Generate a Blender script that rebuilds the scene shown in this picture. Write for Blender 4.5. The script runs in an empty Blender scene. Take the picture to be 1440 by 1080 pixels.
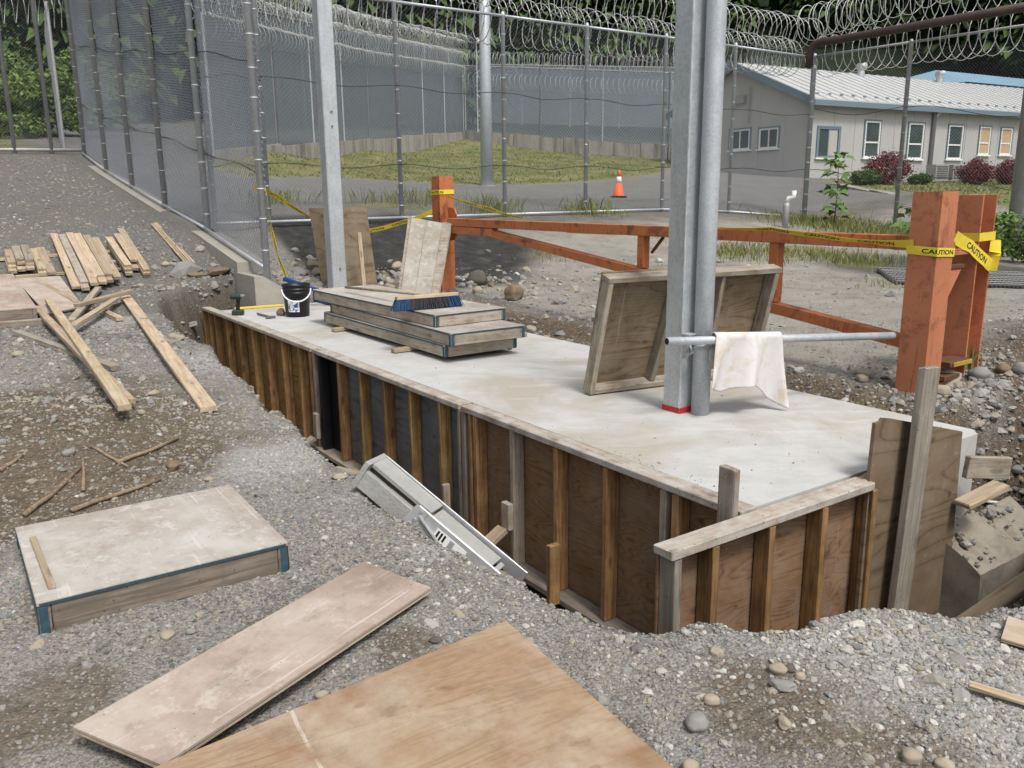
import bpy, math, random
import numpy as np
from mathutils import Vector, Matrix
random.seed(7); RNG = np.random.default_rng(7)
scene = bpy.context.scene
COL = scene.collection

# ------------------------------------------------------------------ camera, sky, sun, exposure
FPX, PITCH, ROLL, CAMZ = 1180.0, math.radians(12.9), math.radians(0.57), 1.35
_f = np.array([0, math.cos(PITCH), -math.sin(PITCH)]); _r0 = np.array([1., 0, 0]); _u0 = np.cross(_r0, _f)
CR = math.cos(ROLL)*_r0 - math.sin(ROLL)*_u0
CU = math.cos(ROLL)*_u0 + math.sin(ROLL)*_r0
CF = _f; CO = np.array([0, 0, CAMZ])
cd = bpy.data.cameras.new('camera'); cam = bpy.data.objects.new('camera', cd); COL.objects.link(cam)
cd.sensor_width = 36; cd.lens = 36*FPX/1440; cd.clip_start = .05; cd.clip_end = 3000
cam.matrix_world = Matrix(((CR[0], CU[0], -CF[0], 0), (CR[1], CU[1], -CF[1], 0), (CR[2], CU[2], -CF[2], CAMZ), (0, 0, 0, 1)))
scene.camera = cam
SUN_EL, SUN_AZ = math.radians(58), math.radians(150)      # azimuth clockwise from +Y (ahead): behind and to the right
world = bpy.data.worlds.new('World'); scene.world = world; world.use_nodes = True
wn = world.node_tree; bg = wn.nodes['Background']
sky = wn.nodes.new('ShaderNodeTexSky'); sky.sky_type = 'NISHITA'; sky.sun_disc = False
sky.sun_elevation = SUN_EL; sky.sun_rotation = SUN_AZ; sky.air_density = 1.0; sky.dust_density = 4.0; sky.ozone_density = 1.0
hs = wn.nodes.new('ShaderNodeHueSaturation'); hs.inputs['Saturation'].default_value = .22
wn.links.new(sky.outputs[0], hs.inputs['Color']); wn.links.new(hs.outputs[0], bg.inputs[0])
bg.inputs[1].default_value = .118
sd = bpy.data.lights.new('sun', 'SUN'); sd.energy = 1.75; sd.angle = math.radians(12); sd.color = (1, .96, .9)
sun = bpy.data.objects.new('sun', sd); COL.objects.link(sun)
sdir = Vector((math.sin(SUN_AZ)*math.cos(SUN_EL), math.cos(SUN_AZ)*math.cos(SUN_EL), math.sin(SUN_EL)))
sun.rotation_euler = sdir.to_track_quat('Z', 'Y').to_euler(); sun.location = sdir*30
scene.view_settings.view_transform = 'Standard'; scene.view_settings.look = 'None'
scene.view_settings.exposure = 0.54; scene.view_settings.gamma = 1; scene.view_settings.use_curve_mapping = False
scene.render.engine = 'CYCLES'
scene.cycles.max_bounces = 6; scene.cycles.transparent_max_bounces = 12

# ------------------------------------------------------------------ survey helpers
T = np.array([.5695, -.822, 0.]); Nn = np.array([.822, .5695, 0.]); Zv = np.array([0, 0, 1.])
def W(t, n, z=0.): return T*t + Nn*n + Zv*z
def ray(x, y): return CF + CR*(x-720)/FPX - CU*(y-540)/FPX
def onz(x, y, z=0.):
    d = ray(x, y); return CO + d*((z-CAMZ)/d[2])
def atd(x, y, dep): return CO + ray(x, y)*dep
def onpl(x, y, p0, n):
    d = ray(x, y); return CO + d*(((p0-CO)@n)/(d@n))
def onT(x, y, t): return onpl(x, y, T*t, T)
def onN(x, y, n): return onpl(x, y, Nn*n, Nn)
def sstep(a, b, x):
    k = np.clip((x-a)/(b-a), 0, 1); return k*k*(3-2*k)
def vnoise(x, y, seed=0):
    xi = np.floor(x).astype(np.int64); yi = np.floor(y).astype(np.int64)
    fx = x-xi; fy = y-yi; fx = fx*fx*(3-2*fx); fy = fy*fy*(3-2*fy)
    def h(a, b):
        k = (a*374761393 + b*668265263 + seed*974711) & 0xffffffff
        k = ((k ^ (k >> 13))*1274126177) & 0xffffffff
        return ((k ^ (k >> 16)) & 0xffff)/65535.
    return (h(xi, yi)*(1-fx)+h(xi+1, yi)*fx)*(1-fy) + (h(xi, yi+1)*(1-fx)+h(xi+1, yi+1)*fx)*fy
def fbm(x, y, s, o=4, seed=0):
    r = 0; a = .5; f = 1./s
    for k in range(o): r = r + a*(vnoise(x*f+17.3*k, y*f-9.1*k, seed+k)-.5); a *= .5; f *= 2.03
    return r
def polysd(x, y, P):
    P = np.asarray(P, float); d = np.full(x.shape, 1e9); ins = np.zeros(x.shape, bool)
    for i in range(len(P)):
        a, b = P[i], P[(i+1) % len(P)]; e = b-a; wx, wy = x-a[0], y-a[1]
        k = np.clip((wx*e[0]+wy*e[1])/(e@e+1e-12), 0, 1)
        d = np.minimum(d, (wx-e[0]*k)**2+(wy-e[1]*k)**2)
        c = ((a[1] > y) != (b[1] > y)) & (x < (b[0]-a[0])*(y-a[1])/(b[1]-a[1]+1e-12)+a[0]); ins ^= c
    d = np.sqrt(d); return np.where(ins, d, -d)

# ------------------------------------------------------------------ terrain heights
CP = []
def cp(*p): CP.append(np.array(p, float))
for x, y, z in [(0,0,-.03),(-2,0,0),(2,0,-.03),(-4,-4,0),(4,-4,-.03),(0,-12,0),(-14,-12,0.1),(14,-12,0),(-2.2,2,.0),(2.2,1.8,-.02),(0,2,-.02),
                (-2.1,3.1,.03),(-1.2,3.6,0),(-.5,3.27,0),(.02,2.68,0),(.63,2.4,0),(1.35,2.4,.02),(1.8,2.75,.02),(-1.2,4.5,.02),(-2.04,5.98,.06),
                (3.2,2.6,0),(4.2,4.,0.02),(7,4,.05),(14,4,.05),(25,4,.1)]: cp(x, y, z)
for t, z in [(-7.5,.14),(-9,.26),(-10.4,.38),(-12.9,.8),(-15.4,1.13),(-17.9,1.48),(-20.4,1.84),(-22.9,2.28)]:
    for n in (-6., -2., 1.6, 3.3):
        if t > -10 and n == 3.3: continue
        if t > -11 and n == 1.6: continue
        cp(*W(t, n, z))
for t, n, z in [(-7.5,1.6,.09),(-9,1.6,.15),(-10.2,1.8,.2),(-11.1,2.6,.24),(-5,-3,.1),(-3,5.6,0),(-6,5.9,.03),(-9.6,5.8,.1),(-10.6,4.5,.12),(-4,8,.1),(-7,8,.15),(-10.4,8,.32),(-12.9,4.6,.86),(-12.9,6.7,.89),(-12.9,8.8,.91),
                (-12.9,10.7,.91),(-12.9,12.8,.92),(-12.9,14.8,.84),(-12.9,17.5,.64),(-10.5,17.5,.46),(-8,17.5,.2),(-4,17,.1),(-8,12,.28)]: cp(*W(t, n, z))
for a in [(600,232,32),(480,237,26.5),(800,236,32),(690,222,38),(930,236,31),(400,236,22.5),(580,220,36.5),(870,229,38.5)]: cp(*atd(*a))
for a in [(870,278,23),(760,276,21),(1000,284,20.5),(685,261,25),(390,277,17),(390,214,25),(520,214,32.7),(650,207,43.5),(760,219,42),(930,228,39),(390,215,25),
          (1137,251,32.5),(1425,252,40),(1030,254,36),(1200,266,27),(1300,262,29),(1300,288,21),(1440,268,24),(0,212,21),(-300,212,20),(60,200,26),(-100,190,28)]: cp(*atd(*a))
for a in (-60,-30,-10,5,20,40,60):
    for d, z in ((70, 9), (115, 26), (170, 48), (420, 70)):
        k = math.radians(a); cp(math.sin(k)*d, math.cos(k)*d, z - (3.5 if (a > 10 and d == 70) else 0))
CP = np.array(CP)
def _phi(r2): return .5*r2*np.log(r2+1e-9)
_n = len(CP); _d2 = ((CP[:, None, :2]-CP[None, :, :2])**2).sum(-1)
_A = np.zeros((_n+3, _n+3)); _A[:_n, :_n] = _phi(_d2) + np.eye(_n)*.05; _A[:_n, _n] = 1; _A[:_n, _n+1:] = CP[:, :2]
_A[_n:, :_n] = _A[:_n, _n:].T
_w = np.linalg.solve(_A, np.r_[CP[:, 2], 0, 0, 0])
PIT = [(-11.15,3.35),(-10.95,2.75),(-10.3,2.15),(-9.4,1.9),(-8.4,1.85),(-7.4,1.85),(-6.4,1.75),(-5.2,1.6),(-4.5,1.6),(-3.9,1.52),(-3.5,1.57),(-3.0,1.45),(-2.5,1.48),
       (-2.2,1.54),(-1.85,1.6),(-1.69,1.73),(-1.60,1.86),(-1.44,2.06),(-1.26,2.35),(-1.12,2.6),(-1.08,3.0),(-1.14,3.4),(-1.24,3.8),(-1.36,4.3),(-1.55,4.8),(-1.85,5.5),(-2.15,6.2),
       (-2.62,6.2),(-2.72,5.4),(-2.8,4.98),(-10.3,4.92),(-10.35,3.7)]
def base_h(x, y):
    out = np.empty(x.shape); X = x.ravel(); Y = y.ravel(); o = out.ravel()
    for i in range(0, X.size, 40000):
        s = slice(i, i+40000); r2 = (X[s, None]-CP[None, :, 0])**2+(Y[s, None]-CP[None, :, 1])**2
        o[s] = _phi(r2)@_w[:_n] + _w[_n] + X[s]*_w[_n+1] + Y[s]*_w[_n+2]
    return o.reshape(x.shape)
def gauss(x, y, c, r): return np.exp(-((x-c[0])**2+(y-c[1])**2)/r**2)
M1 = onz(40, 600, .1); M2 = onz(1205, 878, .03); M3 = W(-2.5, 6.9); M4 = onz(90, 650, .1); M5 = onz(1330, 880, .03)
def height(x, y):
    x = np.asarray(x, float); y = np.asarray(y, float)
    h = base_h(x, y); t = x*T[0]+y*T[1]; n = x*Nn[0]+y*Nn[1]
    near = 1-sstep(14, 26, np.hypot(x, y))
    h = h - .05*gauss(x, y, W(-1.2, 3.9), .5) + .10*gauss(x, y, M1, .8) + .05*gauss(x, y, M4, .4) + .03*gauss(x, y, M2, .2) + .24*gauss(x, y, M3, .75)
    h = h + .16*gauss(x, y, W(-3.2, 7.5), .7)
    h = h - .13*np.exp(-((n-5.05)/.22)**2)*sstep(-10.8, -9.8, t)*(1-sstep(-2.6, -2.0, t))
    yard = near*(1-sstep(5.2, 6, n)*sstep(2.6, 3.4, -t)*.6)
    h = h + yard*(.05*fbm(x, y, .9, 3, 3) + .035*fbm(x, y, .16, 3, 11) + .016*fbm(x, y, .05, 2, 21))
    sd = polysd(t, n, PIT) + .22*fbm(x, y, .45, 3, 5) + .07*fbm(x, y, .11, 2, 6)
    k = sstep(0, .34, sd); k = np.where(sd > -.12, np.maximum(k, 0), 0)
    fl = -1.0 + .10*fbm(x, y, .4, 3, 9) + .18*(1-sstep(0.2, .7, sd))
    h = h*(1-k) + fl*k
    far = sstep(30, 60, np.hypot(x, y)); h = h + far*3*fbm(x, y, 25, 3, 31)
    return h
def hp(x, y): return float(height(np.array([x]), np.array([y]))[0])
def ground(px, py, off=0.):
    ds = np.geomspace(1.2, 90, 900); P = CO[None]+ray(px, py)[None]*ds[:, None]
    g = P[:, 2]-height(P[:, 0], P[:, 1])-off; i = int(np.argmax(g < 0))
    a, b = ds[max(i-1, 0)], ds[i]
    k = g[i-1]/(g[i-1]-g[i]+1e-9) if i > 0 else 0
    return CO + ray(px, py)*(a+(b-a)*k)

# ------------------------------------------------------------------ material helpers
def nd(nt, typ, ins=None, **pr):
    n = nt.nodes.new(typ)
    for k, v in pr.items(): setattr(n, k, v)
    for k, v in (ins or {}).items():
        s = n.inputs[k]
        if isinstance(v, bpy.types.NodeSocket): nt.links.new(v, s)
        else: s.default_value = v
    return n
def c4(c): return (c[0], c[1], c[2], 1.) if len(c) == 3 else c
class G:
    def __init__(s, name, rough=.7, metal=0., spec=.3):
        s.m = bpy.data.materials.new(name); s.m.use_nodes = True; s.nt = s.m.node_tree
        s.b = s.nt.nodes['Principled BSDF']; s.b.inputs['Roughness'].default_value = rough
        s.b.inputs['Metallic'].default_value = metal; s.b.inputs['Specular IOR Level'].default_value = spec
        s.tc = s.nt.nodes.new('ShaderNodeTexCoord')
    def n(s, *a, **k): return nd(s.nt, *a, **k)
    def co(s, sc=(1, 1, 1), kind='Object', rnd=True):
        v = s.tc.outputs[kind]
        if rnd:
            oi = s.n('ShaderNodeObjectInfo')
            r = s.n('ShaderNodeVectorMath', {0: (37.1, 53.7, 71.9), 'Scale': oi.outputs['Random']}, operation='SCALE').outputs[0]
            v = s.n('ShaderNodeVectorMath', {0: v, 1: r}, operation='ADD').outputs[0]
        return s.n('ShaderNodeMapping', {'Vector': v, 'Scale': sc}).outputs[0]
    def noise(s, v, scale, det=4, rough=.55, dist=0.):
        return s.n('ShaderNodeTexNoise', {'Vector': v, 'Scale': scale, 'Detail': det, 'Roughness': rough, 'Distortion': dist}).outputs['Fac']
    def voro(s, v, scale, out='Distance', **k):
        return s.n('ShaderNodeTexVoronoi', {'Vector': v, 'Scale': scale}, **k).outputs[out]
    def ramp(s, f, pts, interp='LINEAR'):
        r = s.n('ShaderNodeValToRGB', {'Fac': f}); e = r.color_ramp; e.interpolation = interp
        while len(e.elements) < len(pts): e.elements.new(.5)
        for el, (p, c) in zip(e.elements, pts):
            el.position = p; el.color = c4(c) if hasattr(c, '__len__') else (c, c, c, 1)
        return r.outputs[0]
    def mix(s, f, a, b, mode='MIX'):
        return s.n('ShaderNodeMixRGB', {'Fac': f, 'Color1': c4(a) if isinstance(a, tuple) else a, 'Color2': c4(b) if isinstance(b, tuple) else b}, blend_type=mode).outputs[0]
    def math(s, op, a, b=0.): return s.n('ShaderNodeMath', {0: a, 1: b}, operation=op).outputs[0]
    def hsv(s, c, val=.25, hue=.02):
        oi = s.n('ShaderNodeObjectInfo').outputs['Random']
        r2 = s.math('FRACT', s.math('MULTIPLY', oi, 91.7))
        v = s.math('ADD', s.math('MULTIPLY', oi, val), 1-val/2); h = s.math('ADD', s.math('MULTIPLY', r2, hue), .5-hue/2)
        return s.n('ShaderNodeHueSaturation', {'Color': c, 'Value': v, 'Hue': h}).outputs[0]
    def col(s, c): s.nt.links.new(c, s.b.inputs['Base Color']) if isinstance(c, bpy.types.NodeSocket) else s.b.inputs['Base Color'].__setattr__('default_value', c4(c))
    def rough(s, c): s.nt.links.new(c, s.b.inputs['Roughness'])
    def bump(s, h, st=.3, dist=.01):
        b = s.n('ShaderNodeBump', {'Height': h, 'Strength': st, 'Distance': dist}); s.nt.links.new(b.outputs[0], s.b.inputs['Normal'])
def simple(name, c, rough=.6, metal=0., var=.12, scale=30, bump=.1):
    g = G(name, rough, metal); v = g.co(rnd=False); f = g.noise(v, scale)
    g.col(g.mix(f, tuple(x*(1-var) for x in c), tuple(min(1, x*(1+var)) for x in c))); g.bump(f, bump, .003); return g.m
def wood(name, c1, c2, dirt=None, dam=.4, val=.3, knots=True, spots=0.):
    g = G(name, .75, 0, .25); v = g.co()
    st = g.n('ShaderNodeMapping', {'Vector': v, 'Scale': (1.6, 30, 30)}).outputs[0]
    gr = g.noise(st, 1.6, 6, .65, .6)
    c = g.ramp(gr, [(.26, tuple(x*.8 for x in c1)), (.42, c1), (.55, c2), (.7, tuple(x*1.06 for x in c2))])
    bl = g.noise(v, 5, 3); c = g.mix(g.ramp(bl, [(.35, 0.), (.75, .55)]), c, tuple(x*.72 for x in c1))
    if knots:
        kv = g.n('ShaderNodeMapping', {'Vector': v, 'Scale': (3.2, 9, 9)}).outputs[0]
        k = g.voro(kv, 1.0); c = g.mix(g.ramp(k, [(.10, .85), (.2, 0.)]), c, tuple(x*.35 for x in c1))
    if dirt:
        d = g.noise(v, 9, 7, .7); c = g.mix(g.ramp(d, [(.5-.25*dam, 0.), (.62, dam)]), c, dirt)
    if spots:
        k = g.voro(v, 26); c = g.mix(g.ramp(k, [(.07, spots), (.13, 0.)]), c, (.06, .05, .04))
    g.col(g.hsv(c, val)); g.bump(gr, .25, .004); return g.m
def plywood(name, c1, c2, dirt=None, dam=.4, fig=7., val=.15, fscale=3., sc=(.55, 3.4, 3.4), fsc=(3, 60, 60)):
    g = G(name, .7, 0, .3); v = g.co()
    st = g.n('ShaderNodeMapping', {'Vector': v, 'Scale': sc}).outputs[0]
    f = g.noise(st, fscale*.55, 1.5, .4, .25); w = g.math('ABSOLUTE', g.math('SINE', g.math('MULTIPLY', f, fig*9)))
    fine = g.noise(g.n('ShaderNodeMapping', {'Vector': v, 'Scale': fsc}).outputs[0], 2, 5)
    c = g.mix(g.math('MULTIPLY', g.math('ADD', w, fine), .55), c1, c2); c = g.mix(g.ramp(w, [(.03, .7), (.22, 0.)]), c, tuple(x*.55 for x in c1))
    k = g.voro(g.n('ShaderNodeMapping', {'Vector': v, 'Scale': (4, 7, 7)}).outputs[0], 1.0); c = g.mix(g.ramp(k, [(.07, .75), (.16, 0.)]), c, tuple(x*.4 for x in c1))
    c = g.mix(g.ramp(g.noise(v, 2.2, 4), [(.4, 0.), (.7, .5)]), c, tuple(x*.62 for x in c1))
    if dirt:
        d = g.noise(v, 5, 8, .72, .4); c = g.mix(g.ramp(d, [(.5-.22*dam, 0.), (.68, dam)]), c, dirt)
    if dirt:
        sk = g.noise(g.n('ShaderNodeMapping', {'Vector': v, 'Scale': (17, 1.1, 17)}).outputs[0], 1., 5, .6); c = g.mix(g.ramp(sk, [(.62, 0.), (.70, .55)]), c, dirt)
        np_ = g.voro(v, 9); c = g.mix(g.ramp(np_, [(.03, .8), (.05, 0.)]), c, (.33, .29, .24))
    g.col(g.hsv(c, val)); g.bump(fine, .18, .003); return g.m
def galv(name, c=(.50, .53, .55), rough=.42, metal=.55, spang=60):
    g = G(name, rough, metal); v = g.co(rnd=False)
    k = g.voro(v, spang, 'Color'); bw = g.n('ShaderNodeRGBToBW', {'Color': k}).outputs[0]
    f = g.noise(v, 6, 6, .65)
    cc = g.mix(bw, tuple(x*.86 for x in c), tuple(min(1, x*1.1) for x in c)); cc = g.mix(g.ramp(f, [(.45, 0.), (.75, .5)]), cc, tuple(min(1, x*1.35) for x in c))
    st = g.noise(g.n('ShaderNodeMapping', {'Vector': v, 'Scale': (14, 14, 1.2)}).outputs[0], 2, 5); cc = g.mix(g.ramp(st, [(.55, 0.), (.75, .4)]), cc, tuple(x*.6 for x in c))
    g.col(cc); g.rough(g.math('ADD', g.math('MULTIPLY', f, .3), rough-.12)); g.bump(bw, .05, .002); return g.m

MAT = {}
MAT['lumber'] = wood('fresh_lumber', (.34, .245, .15), (.50, .39, .265), (.36, .32, .27), .55, .4)
MAT['weather'] = wood('weathered_lumber', (.19, .145, .10), (.36, .29, .215), (.38, .355, .32), .65, .3, True, .7)
MAT['greywood'] = wood('grey_board', (.22, .185, .145), (.36, .31, .255), (.20, .18, .16), .7, .15, True, .8)
MAT['stud'] = wood('brown_stud', (.22, .12, .048), (.37, .225, .10), (.10, .06, .035), .5, .5)
MAT['rail'] = wood('dirty_grey_rail', (.15, .12, .09), (.28, .235, .19), (.13, .11, .09), .7, .2, True, .6)
MAT['muddywood'] = wood('muddy_wood', (.10, .075, .05), (.19, .145, .10), (.13, .11, .08), .6, .2)
MAT['studedge'] = wood('stud_grey', (.17, .13, .10), (.30, .24, .18), (.3, .28, .26), .5, .4)
MAT['cap'] = wood('cap_plank', (.20, .15, .10), (.37, .30, .225), (.48, .455, .42), .8, .2, True, .9)
MAT['plyb'] = plywood('brown_plywood', (.125, .066, .032), (.26, .155, .082), (.30, .24, .19), .42, 8, .1, 4.)
MAT['plye'] = plywood('end_plywood', (.115, .06, .03), (.25, .15, .08), (.30, .24, .18), .5, 8, .1, 4.)
MAT['plyg'] = plywood('slate_coated_plywood', (.085, .088, .096), (.135, .139, .148), (.2, .2, .2), .4, 2)
MAT['plyo'] = plywood('orange_plywood', (.21, .12, .045), (.35, .21, .09), (.13, .08, .05), .4, 4)
def bigply_mat():
    g = G('tan_plywood', .7, 0, .3); v = g.co(rnd=False)
    fine = g.noise(g.n('ShaderNodeMapping', {'Vector': v, 'Scale': (70, 3, 60)}).outputs[0], 2, 6, .65)
    f = g.noise(g.n('ShaderNodeMapping', {'Vector': v, 'Scale': (5.5, .9, 4)}).outputs[0], 1.7, 4, .55, .6); w = g.math('ABSOLUTE', g.math('SINE', g.math('MULTIPLY', f, 34)))
    c = g.mix(g.math('MULTIPLY', g.math('ADD', w, fine), .5), (.25, .165, .095), (.375, .28, .185))
    b = g.noise(v, 1.7, 6, .65, .3); c = g.mix(g.ramp(b, [(.44, 0.), (.64, .8)]), c, (.235, .125, .065)); c = g.mix(g.ramp(g.noise(v, 2.6, 6, .65), [(.46, 0.), (.66, .7)]), c, (.46, .40, .32)); c = g.mix(g.ramp(g.noise(v, 6, 8, .75), [(.5, 0.), (.62, .35)]), c, (.17, .125, .085))
    kv = g.n('ShaderNodeVectorMath', {0: g.n('ShaderNodeMapping', {'Vector': v, 'Scale': (7., 5, 7)}).outputs[0], 1: g.n('ShaderNodeTexNoise', {'Vector': v, 'Scale': 9.}).outputs['Color']}, operation='ADD').outputs[0]
    k = g.voro(kv, 1.); kp = g.ramp(g.noise(v, 2.1, 2), [(.45, 0.), (.55, 1.)]); c = g.mix(g.math('MULTIPLY', kp, g.ramp(k, [(.05, .8), (.11, .3), (.15, .45), (.22, 0.)])), c, (.17, .085, .04))
    sx = g.n('ShaderNodeSeparateXYZ', {0: v}).outputs; wob = g.math('MULTIPLY', g.math('SUBTRACT', g.noise(v, 3, 4), .5), .03); gate = g.ramp(g.noise(v, 5, 5, .7), [(.46, 0.), (.56, 1.)])
    for ax, pos, wd, amt, cc in ((1, .06, .005, .5, (.58, .53, .46)), (0, -.33, .0012, .55, (.09, .06, .04)), (0, .18, .001, .5, (.10, .065, .04)), (0, .42, .001, .5, (.1, .065, .04)), (1, -.38, .003, .5, (.6, .56, .5))):
        d = g.math('ABSOLUTE', g.math('SUBTRACT', g.math('ADD', sx[ax], wob), pos)); m = g.math('LESS_THAN', d, wd); m = g.math('MULTIPLY', m, gate if ax else amt); c = g.mix(g.math('MULTIPLY', m, amt), c, cc)
    sp = g.voro(v, 34); c = g.mix(g.ramp(sp, [(.035, .8), (.06, 0.)]), c, (.06, .045, .035))
    g.col(c); g.bump(fine, .2, .003); return g.m
MAT['plyt'] = bigply_mat()
MAT['plyd'] = plywood('dull_plywood', (.115, .078, .045), (.19, .138, .085), (.24, .20, .16), .45, 4, .1, 2., (.5, .5, 2.6), (3, 3, 60))
MAT['plypanel'] = plywood('panel_back_plywood', (.13, .085, .05), (.25, .175, .11), (.38, .33, .28), .4, 6)
MAT['black'] = simple('black_plastic', (.012, .012, .013), .4)
MAT['shadeblack'] = simple('painted_shade_black', (.01, .01, .011), .5)  # black colour standing for the shade in gaps and hollows
MAT['galv'] = galv('galvanised_steel'); MAT['galvp'] = galv('galvanised_pipe', (.47, .50, .53), .45, .35, 90)
MAT['galvd'] = galv('weathered_pipe', (.37, .38, .39), .55, .35, 90)
MAT['wire'] = simple('fence_wire', (.27, .285, .31), .5, .3); MAT['wireb'] = simple('dull_fence_wire', (.33, .355, .40), .5, .2); MAT['razor'] = simple('razor_wire', (.50, .51, .50), .4, .4)
MAT['dwire'] = simple('dark_wire', (.06, .06, .06), .6)
MAT['alu'] = galv('aluminium', (.62, .63, .64), .38, .6, 300)
MAT['cloth'] = simple('white_cloth', (.8, .78, .78), .9)
MAT['red'] = simple('red_paint', (.45, .03, .035), .5); MAT['white'] = simple('white_paint', (.75, .75, .74), .5)
MAT['tape'] = simple('yellow_tape', (.70, .55, .05), .4, 0, .2, 12); MAT['ink'] = simple('black_ink', (.012, .012, .012), .5)
MAT['blue'] = simple('blue_paint', (.035, .075, .10), .7, 0, .6, 40); MAT['bluep'] = simple('blue_plastic', (.012, .045, .19), .4)
MAT['conecol'] = simple('cone_orange', (.85, .13, .04), .45); MAT['yellow'] = simple('level_yellow', (.72, .50, .05), .4)
MAT['handle'] = simple('orange_wood', (.55, .27, .08), .5); MAT['toolgrey'] = simple('tool_steel', (.18, .18, .18), .4, .6)
MAT['toolgreen'] = simple('tool_body', (.03, .045, .04), .5); MAT['bristle'] = simple('blue_bristle', (.022, .055, .125), .8, 0, .6, 60, .4)
MAT['bristle2'] = simple('dark_bristle', (.035, .037, .045), .8, 0, .5, 60, .4)
def conc(name, base, stain, dirt, sc=1., st=.5):
    g = G(name, .85, 0, .25); v = g.co(kind='Object', rnd=False)
    f = g.noise(v, 1.1*sc, 6, .62, .6); c = g.mix(g.ramp(f, [(.47, 0.), (.62, st*.75)]), base, stain)
    f2 = g.noise(v, 7*sc, 6, .7); c = g.mix(g.ramp(f2, [(.35, .4), (.55, 0.)]), c, tuple(x*.70 for x in base)); ft = g.noise(g.n('ShaderNodeMapping', {'Vector': v, 'Scale': (1.2, 7, 5), 'Rotation': (0, 0, .6)}).outputs[0], 1.6*sc, 6, .65, .8); c = g.mix(g.ramp(ft, [(.30, .5), (.46, 0.)]), c, tuple(x*.78 for x in base)); c = g.mix(g.ramp(ft, [(.56, 0.), (.68, .45)]), c, tuple(min(.8, x*1.18) for x in base))
    k = g.voro(v, 33*sc); c = g.mix(g.ramp(k, [(.05, .7), (.1, 0.)]), c, dirt)
    f3 = g.noise(v, 90*sc, 3); c = g.mix(g.math('MULTIPLY', f3, .25), c, tuple(x*.75 for x in base))
    g.col(c); g.bump(f2, .18, .008); return g.m
MAT['slab'] = conc('slab_concrete', (.475, .472, .46), (.33, .285, .21), (.19, .17, .14), .8, 1.)
MAT['conc'] = conc('old_concrete', (.36, .34, .30), (.24, .21, .17), (.12, .1, .08), 2.)
def stained():
    g = G('stained_concrete', .9, 0, .2); v = g.co(rnd=False); f = g.noise(v, 2.5, 6, .7); c = g.mix(f, (.25, .235, .205), (.40, .38, .345))
    st = g.noise(g.n('ShaderNodeMapping', {'Vector': v, 'Scale': (1.7, 1.7, .2)}).outputs[0], 1.5, 7, .7); c = g.mix(g.ramp(st, [(.46, 0.), (.66, .7)]), c, (.06, .055, .048)); g.col(c); g.bump(f, .3, .02); return g.m
MAT['wallconc'] = stained()
MAT['mud'] = conc('muddy_concrete', (.29, .26, .215), (.15, .125, .095), (.08, .06, .045), 5., .9)
# concrete-smeared plywood faces
def smear(name, c1, c2, sm, amt):
    g = G(name, .8, 0, .25); v = g.co()
    gr = g.noise(g.n('ShaderNodeMapping', {'Vector': v, 'Scale': (3, 40, 40)}).outputs[0], 1.5, 5)
    c = g.mix(gr, c1, c2); f = g.noise(v, 2.2, 10, .72, .15); c = g.mix(g.ramp(f, [(.38, amt), (.6, 0.)]), c, sm)
    f2 = g.noise(v, 11, 9, .78, .2); c = g.mix(g.ramp(f2, [(.54, 0.), (.6, amt*.7)]), c, tuple(min(1, x*1.1) for x in sm))
    f3 = g.noise(v, 1.4, 3); c = g.mix(g.ramp(f3, [(.5, 0.), (.7, .5)]), c, tuple(x*.7 for x in c1))
    for rz, sc_, th_ in ((.5, 55, .69), (-.9, 70, .70), (.1, 42, .70)):
        sk = g.noise(g.n('ShaderNodeMapping', {'Vector': v, 'Scale': (1.6, sc_, 1), 'Rotation': (0, 0, rz)}).outputs[0], 1., 3, .5); c = g.mix(g.ramp(sk, [(th_, 0.), (th_+.02, .55)]), c, tuple(min(1, x*1.12) for x in sm))
    sp = g.voro(v, 24); c = g.mix(g.ramp(sp, [(.04, .85), (.07, 0.)]), c, (.06, .05, .045)); dt = g.noise(v, 4, 9, .78); c = g.mix(g.ramp(dt, [(.54, 0.), (.7, .5)]), c, tuple(x*.45 for x in c1))
    g.col(g.hsv(c, .1)); g.bump(f2, .15, .004); return g.m
MAT['facegrey'] = smear('grey_form_face', (.27, .235, .195), (.36, .32, .275), (.46, .445, .415), .8)
MAT['facepink'] = smear('pink_form_face', (.30, .225, .18), (.38, .30, .245), (.52, .47, .42), .65)
MAT['facetan'] = smear('tan_form_face', (.36, .275, .19), (.45, .36, .27), (.50, .44, .38), .4)
def rusty(name, base, rust, amt=.5):
    g = G(name, .55, 0, .35); v = g.co(rnd=False)
    f = g.noise(v, 5, 8, .7, .5); c = g.mix(g.ramp(f, [(.53, 0.), (.62, amt)]), base, rust); ch = g.noise(v, 26, 8, .75); c = g.mix(g.ramp(ch, [(.6, 0.), (.64, amt)]), c, tuple(x*.6 for x in rust))
    st = g.noise(g.n('ShaderNodeMapping', {'Vector': v, 'Scale': (22, 22, 1.4)}).outputs[0], 1.6, 6, .65); c = g.mix(g.ramp(st, [(.58, 0.), (.66, amt)]), c, tuple(x*.7 for x in rust))
    w = g.noise(v, 1.6, 5); c = g.mix(g.ramp(w, [(.4, .0), (.72, .45)]), c, tuple(min(1, x*1.5+.03) for x in base))
    yv = g.noise(v, 3.1, 6, .7); c = g.mix(g.ramp(yv, [(.66, 0.), (.7, .6)]), c, (.42, .25, .02))
    g.col(c); g.bump(f, .25, .004); return g.m
MAT['orange'] = rusty('orange_painted_steel', (.39, .125, .043), (.075, .032, .02), .85)
MAT['orange2'] = rusty('faded_orange_steel', (.41, .155, .075), (.13, .05, .03), .7)
MAT['rust'] = simple('rusty_steel', (.12, .06, .035), .8, .2, .4)
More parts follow.
